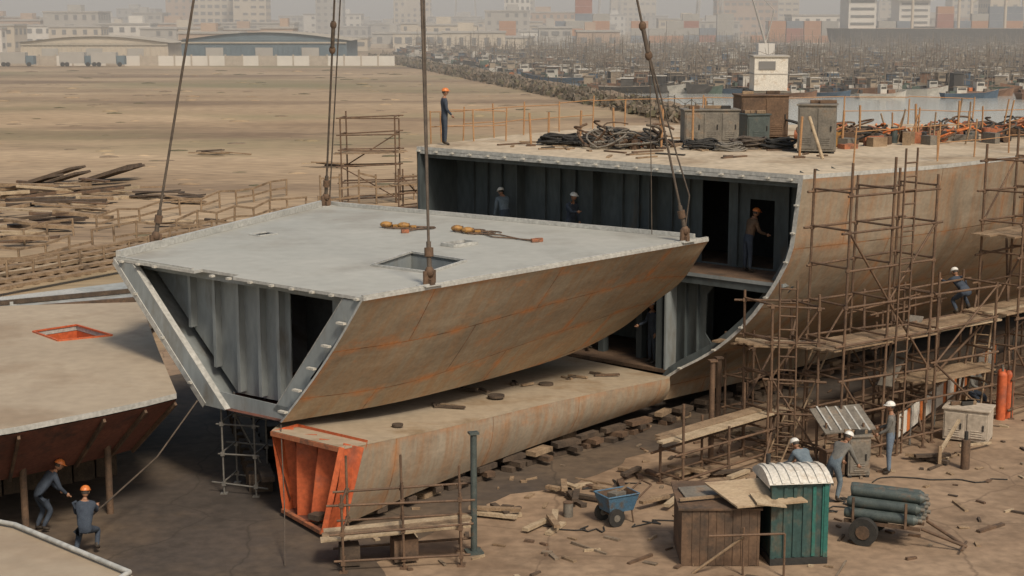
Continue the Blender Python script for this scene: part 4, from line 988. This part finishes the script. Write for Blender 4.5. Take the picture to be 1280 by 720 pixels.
# ------------------------------------------------------------------ people
def person(name,loc,heading,shirt,trous,helmet,lean=0.0,armL=((.15,.0,-1),(.1,.25,-1)),armR=((-.15,0,-1),(-.1,.25,-1)),legL=((.08,.03,-1),(.02,-.05,-1)),legR=((-.08,.03,-1),(-.02,-.05,-1)),sc=1.0,look=0.0):
    N=lambda t: V(t).normalized()
    L={}
    pel=V((0,0,0)); rl=Matrix.Rotation(-lean,3,'X')
    L['pel']=pel; L['spi']=rl@V((0,.01,.2)); L['che']=rl@V((0,0,.43)); L['nec']=rl@V((0,.01,.56)); L['hb']=rl@V((0,.025,.63))
    for s_,nm,ar,lg in((1,'L',armL,legL),(-1,'R',armR,legR)):
        L['sh'+nm]=rl@V((.185*s_,0,.47)); L['el'+nm]=L['sh'+nm]+N(ar[0])*.28; L['wr'+nm]=L['el'+nm]+N(ar[1])*.25
        L['hi'+nm]=V((.095*s_,0,-.04)); L['kn'+nm]=L['hi'+nm]+N(lg[0])*.43; L['an'+nm]=L['kn'+nm]+N(lg[1])*.40; L['to'+nm]=L['an'+nm]+V((.02*s_,.15,-.05))
    names=list(L)
    ed=[('pel','spi'),('spi','che'),('che','nec'),('nec','hb')]
    for nm in'LR': ed+=[('che','sh'+nm),('sh'+nm,'el'+nm),('el'+nm,'wr'+nm),('pel','hi'+nm),('hi'+nm,'kn'+nm),('kn'+nm,'an'+nm),('an'+nm,'to'+nm)]
    rad={'pel':.135,'spi':.13,'che':.145,'nec':.06,'hb':.055,'sh':.075,'el':.052,'wr':.036,'hi':.1,'kn':.068,'an':.05,'to':.04}
    me=bpy.data.meshes.new('t'); me.from_pydata([L[k] for k in names],[(names.index(x),names.index(y)) for x,y in ed],[])
    ob=bpy.data.objects.new('t',me); scene.collection.objects.link(ob)
    sm=ob.modifiers.new('s','SKIN'); sm.use_smooth_shade=True
    for i,k in enumerate(names):
        r=rad.get(k) or rad[k[:2]]; sv=me.skin_vertices[0].data[i]; sv.radius=(r*1.15 if k in('che','spi','pel') else r,r*.8 if k in('che','spi','pel') else r); sv.use_root=(k=='pel')
    ss=ob.modifiers.new('ss','SUBSURF'); ss.levels=1; ss.render_levels=1
    dg=bpy.context.evaluated_depsgraph_get(); dg.update(); ev=ob.evaluated_get(dg); m2=ev.to_mesh()
    vs=[v.co.copy() for v in m2.vertices]; fs=[tuple(p.vertices) for p in m2.polygons]; ev.to_mesh_clear()
    bpy.data.objects.remove(ob)
    a=MB()
    def dist(p,x,y):
        d=y-x; t=max(0,min(1,(p-x).dot(d)/d.length_squared)); return (p-(x+d*t)).length,t
    grp={}
    for f in fs:
        c=sum((vs[i] for i in f),V())/len(f); best=min(((dist(c,L[x],L[y])[0]-(.03 if x=='pel' else 0),x,y,dist(c,L[x],L[y])[1]) for x,y in ed),key=lambda q:q[0])
        x,y,t=best[1:]
        if y[:2]=='to': m=  'boot'
        elif y[:2]=='an' : m='boot' if t>.85 else trous
        elif y[:2] in('kn','hi'): m=trous
        elif y=='hb': m='skin'
        elif y=='nec' and t>.7: m='skin'
        elif y[:2]=='wr' and t>.93: m='skin'
        elif (x,y)==('pel','spi') and t<.4: m=trous
        else: m=shirt
        grp.setdefault(m,[]).append(f)
    a.v=[tuple(v) for v in vs]
    for m,l_ in grp.items():
        k=a.mi(m)
        for f in l_: a.f.append(f); a.m.append(k); a.sm.append(True)
    hr=Matrix.Rotation(look,3,'Z')@Matrix.Rotation(-lean*.6,3,'X'); hc=L['hb']+hr@V((0,.015,.1))
    a.sph(hc,(.075,.092,.115),'skin',n=12,m=9,rot=hr)
    a.sph(hc+hr@V((0,.095,-.01)),(.014,.022,.022),'skin',n=6,m=4,rot=hr)
    a.sph(hc+hr@V((0,.08,-.06)),(.028,.012,.008),'machine',n=6,m=4,rot=hr)
    for s_ in(-1,1):
        a.sph(hc+hr@V((.03*s_,.08,.012)),(.012,.01,.008),'black',n=6,m=4,rot=hr); a.sph(hc+hr@V((.077*s_,0,-.005)),(.012,.022,.032),'skin',n=6,m=4,rot=hr)
    a.sph(hc+hr@V((0,-.018,.0)),(.079,.085,.09),'boot',n=12,m=6,rot=hr,z0=-.4)
    a.sph(hc+hr@V((0,0,.035)),(.105,.125,.105),helmet,n=14,m=6,rot=hr,z0=0)
    a.sph(hc+hr@V((0,.03,.033)),(.115,.155,.012),helmet,n=14,m=4,rot=hr)
    for nm,s_ in(('L',1),('R',-1)):
        w_=L['wr'+nm]; d=(w_-L['el'+nm]).normalized(); sd=d.cross(V((0,1,0)))
        sd=sd.normalized() if sd.length>.1 else V((1,0,0)); nn=sd.cross(d)
        a.sph(w_+d*.045,(.042,.042,.05),'skin',n=8,m=5)
        for k,(o,ln) in enumerate(((-.027,.06),(-.009,.07),(.009,.066),(.027,.052))):
            b0=w_+d*.075+sd*o; b1=b0+d*ln*.55; b2=b1+(d*.7+nn*.6).normalized()*ln*.5
            a.tube(b0,b1,.0095,'skin',r2=.009,n=5); a.tube(b1,b2,.009,'skin',r2=.007,n=5)
        a.tube(w_+d*.03+sd*.035,w_+d*.08+sd*.06+nn*.02,.011,'skin',r2=.008,n=5)
    zmin=min(v[2] for v in a.v)
    a.xform(Matrix.Translation(loc)@Matrix.Rotation(heading,4,'Z')@Matrix.Scale(sc,4)@Matrix.Translation((0,0,-zmin)))
    return a.build(name)
crL=((.25,.95,-.3),(.05,-.75,-.8)); crR=((-.2,.8,-.55),(-.05,-.8,-.7))
person('worker',(-2.15,50.9,DZ+.06),-1.3,'navy','navy','helmeto',armL=((.2,.1,-1),(.0,.6,-.7)),armR=((-.2,.05,-1),(-.1,.3,-1)))
person('worker',(9.2,37.7,.01),1.2,'greyshirt','denim','helmetw',armL=((.15,.3,-1),(-.1,.9,-.3)),armR=((-.15,.2,-1),(.1,.8,-.5)),legL=((.1,.12,-1),(0,-.05,-1)),look=.2)
person('worker',(7.35,35.4,.01),-.9,'greyshirt','bluework','helmetw',lean=.75,armL=((.15,.5,-1),(0,.6,-.8)),armR=((-.15,.5,-1),(0,.6,-.8)),legL=((.1,.25,-1),(0,-.3,-1)),legR=((-.1,.1,-1),(0,-.25,-1)))
person('worker',(6.75,35.0,.01),.5,'bluework','denim','helmetw',lean=.9,armL=((.1,.6,-.8),(0,.8,-.4)),armR=((-.1,.5,-.9),(0,.8,-.3)),legL=((.12,.5,-1),(0,-.5,-1)),legR=((-.1,.3,-1),(0,-.4,-1)))
person('worker',(12.9,44.0,.02),-2.5,'greyshirt','navy','helmetw',lean=.3,armL=((.2,.5,-.8),(-.2,.9,-.2)),armR=((-.2,.5,-.8),(.2,.9,-.2)),legL=((.15,1,-.15),(0,0,-1)),legR=((-.15,1,-.15),(0,0,-1)))
a=MB(); a.box((13.05,44.1,.22),(.5,.5,.4),'wood',.3); a.box((13.05,44.1,.43),(.56,.56,.03),'woodlt',.3); a.build('wooden_crate')
person('worker',(12.3,42.75,3.02),.3,'navy','navy','helmetw',lean=.9,armL=((.1,.8,-.4),(0,1,.2)),armR=((-.1,.8,-.4),(0,1,.1)),legL=crL,legR=crR)
person('worker',tuple(H(8.5,.9,4.06)),-2.4,'navy','navy','helmetw',lean=.15,armL=((.1,.7,-.6),(0,1,.1)))
person('worker',tuple(H(11.1,.9,4.06)),.4,'bluework','navy','helmetw',lean=.5,armL=((.1,.7,-.6),(0,1,-.1)))
person('worker',tuple(H(2.35,1.1,4.06)),-1.2,'rust','navy','helmeto',lean=.3,armL=((.1,.3,-.9),(0,.8,-.3)),armR=((-.2,.3,-.9),(0,.8,-.2)))
person('worker',tuple(H(5.1,.5,1.21)),2.0,'navy','navy','helmetw',armL=((.2,.3,-.9),(0,.9,-.3)))
person('worker',tuple(H(7.6,.3,1.21)),-.6,'navy','navy','helmetw',lean=1.0,armL=((.1,.6,-1),(0,.6,-.8)),armR=((-.1,.6,-1),(0,.6,-.8)),legL=crL,legR=crR)
person('worker',(-8.8,31.6,.02),.05,'navy','navy','helmeto',lean=.35,armL=((-.0,.6,-.6),(-.1,.9,.1)),armR=((-.1,.5,-.8),(.2,.9,.1)),legL=crL,legR=crR)
person('worker',(-10.2,33.2,.02),-.9,'navy','navy','helmeto',lean=.75,armL=((.2,.3,-1),(-.2,.6,-.6)),armR=((-.2,.3,-1),(.2,.6,-.6)),legL=((.12,.6,-1),(0,-.6,-1)),legR=((-.1,.4,-1),(0,-.5,-1)))
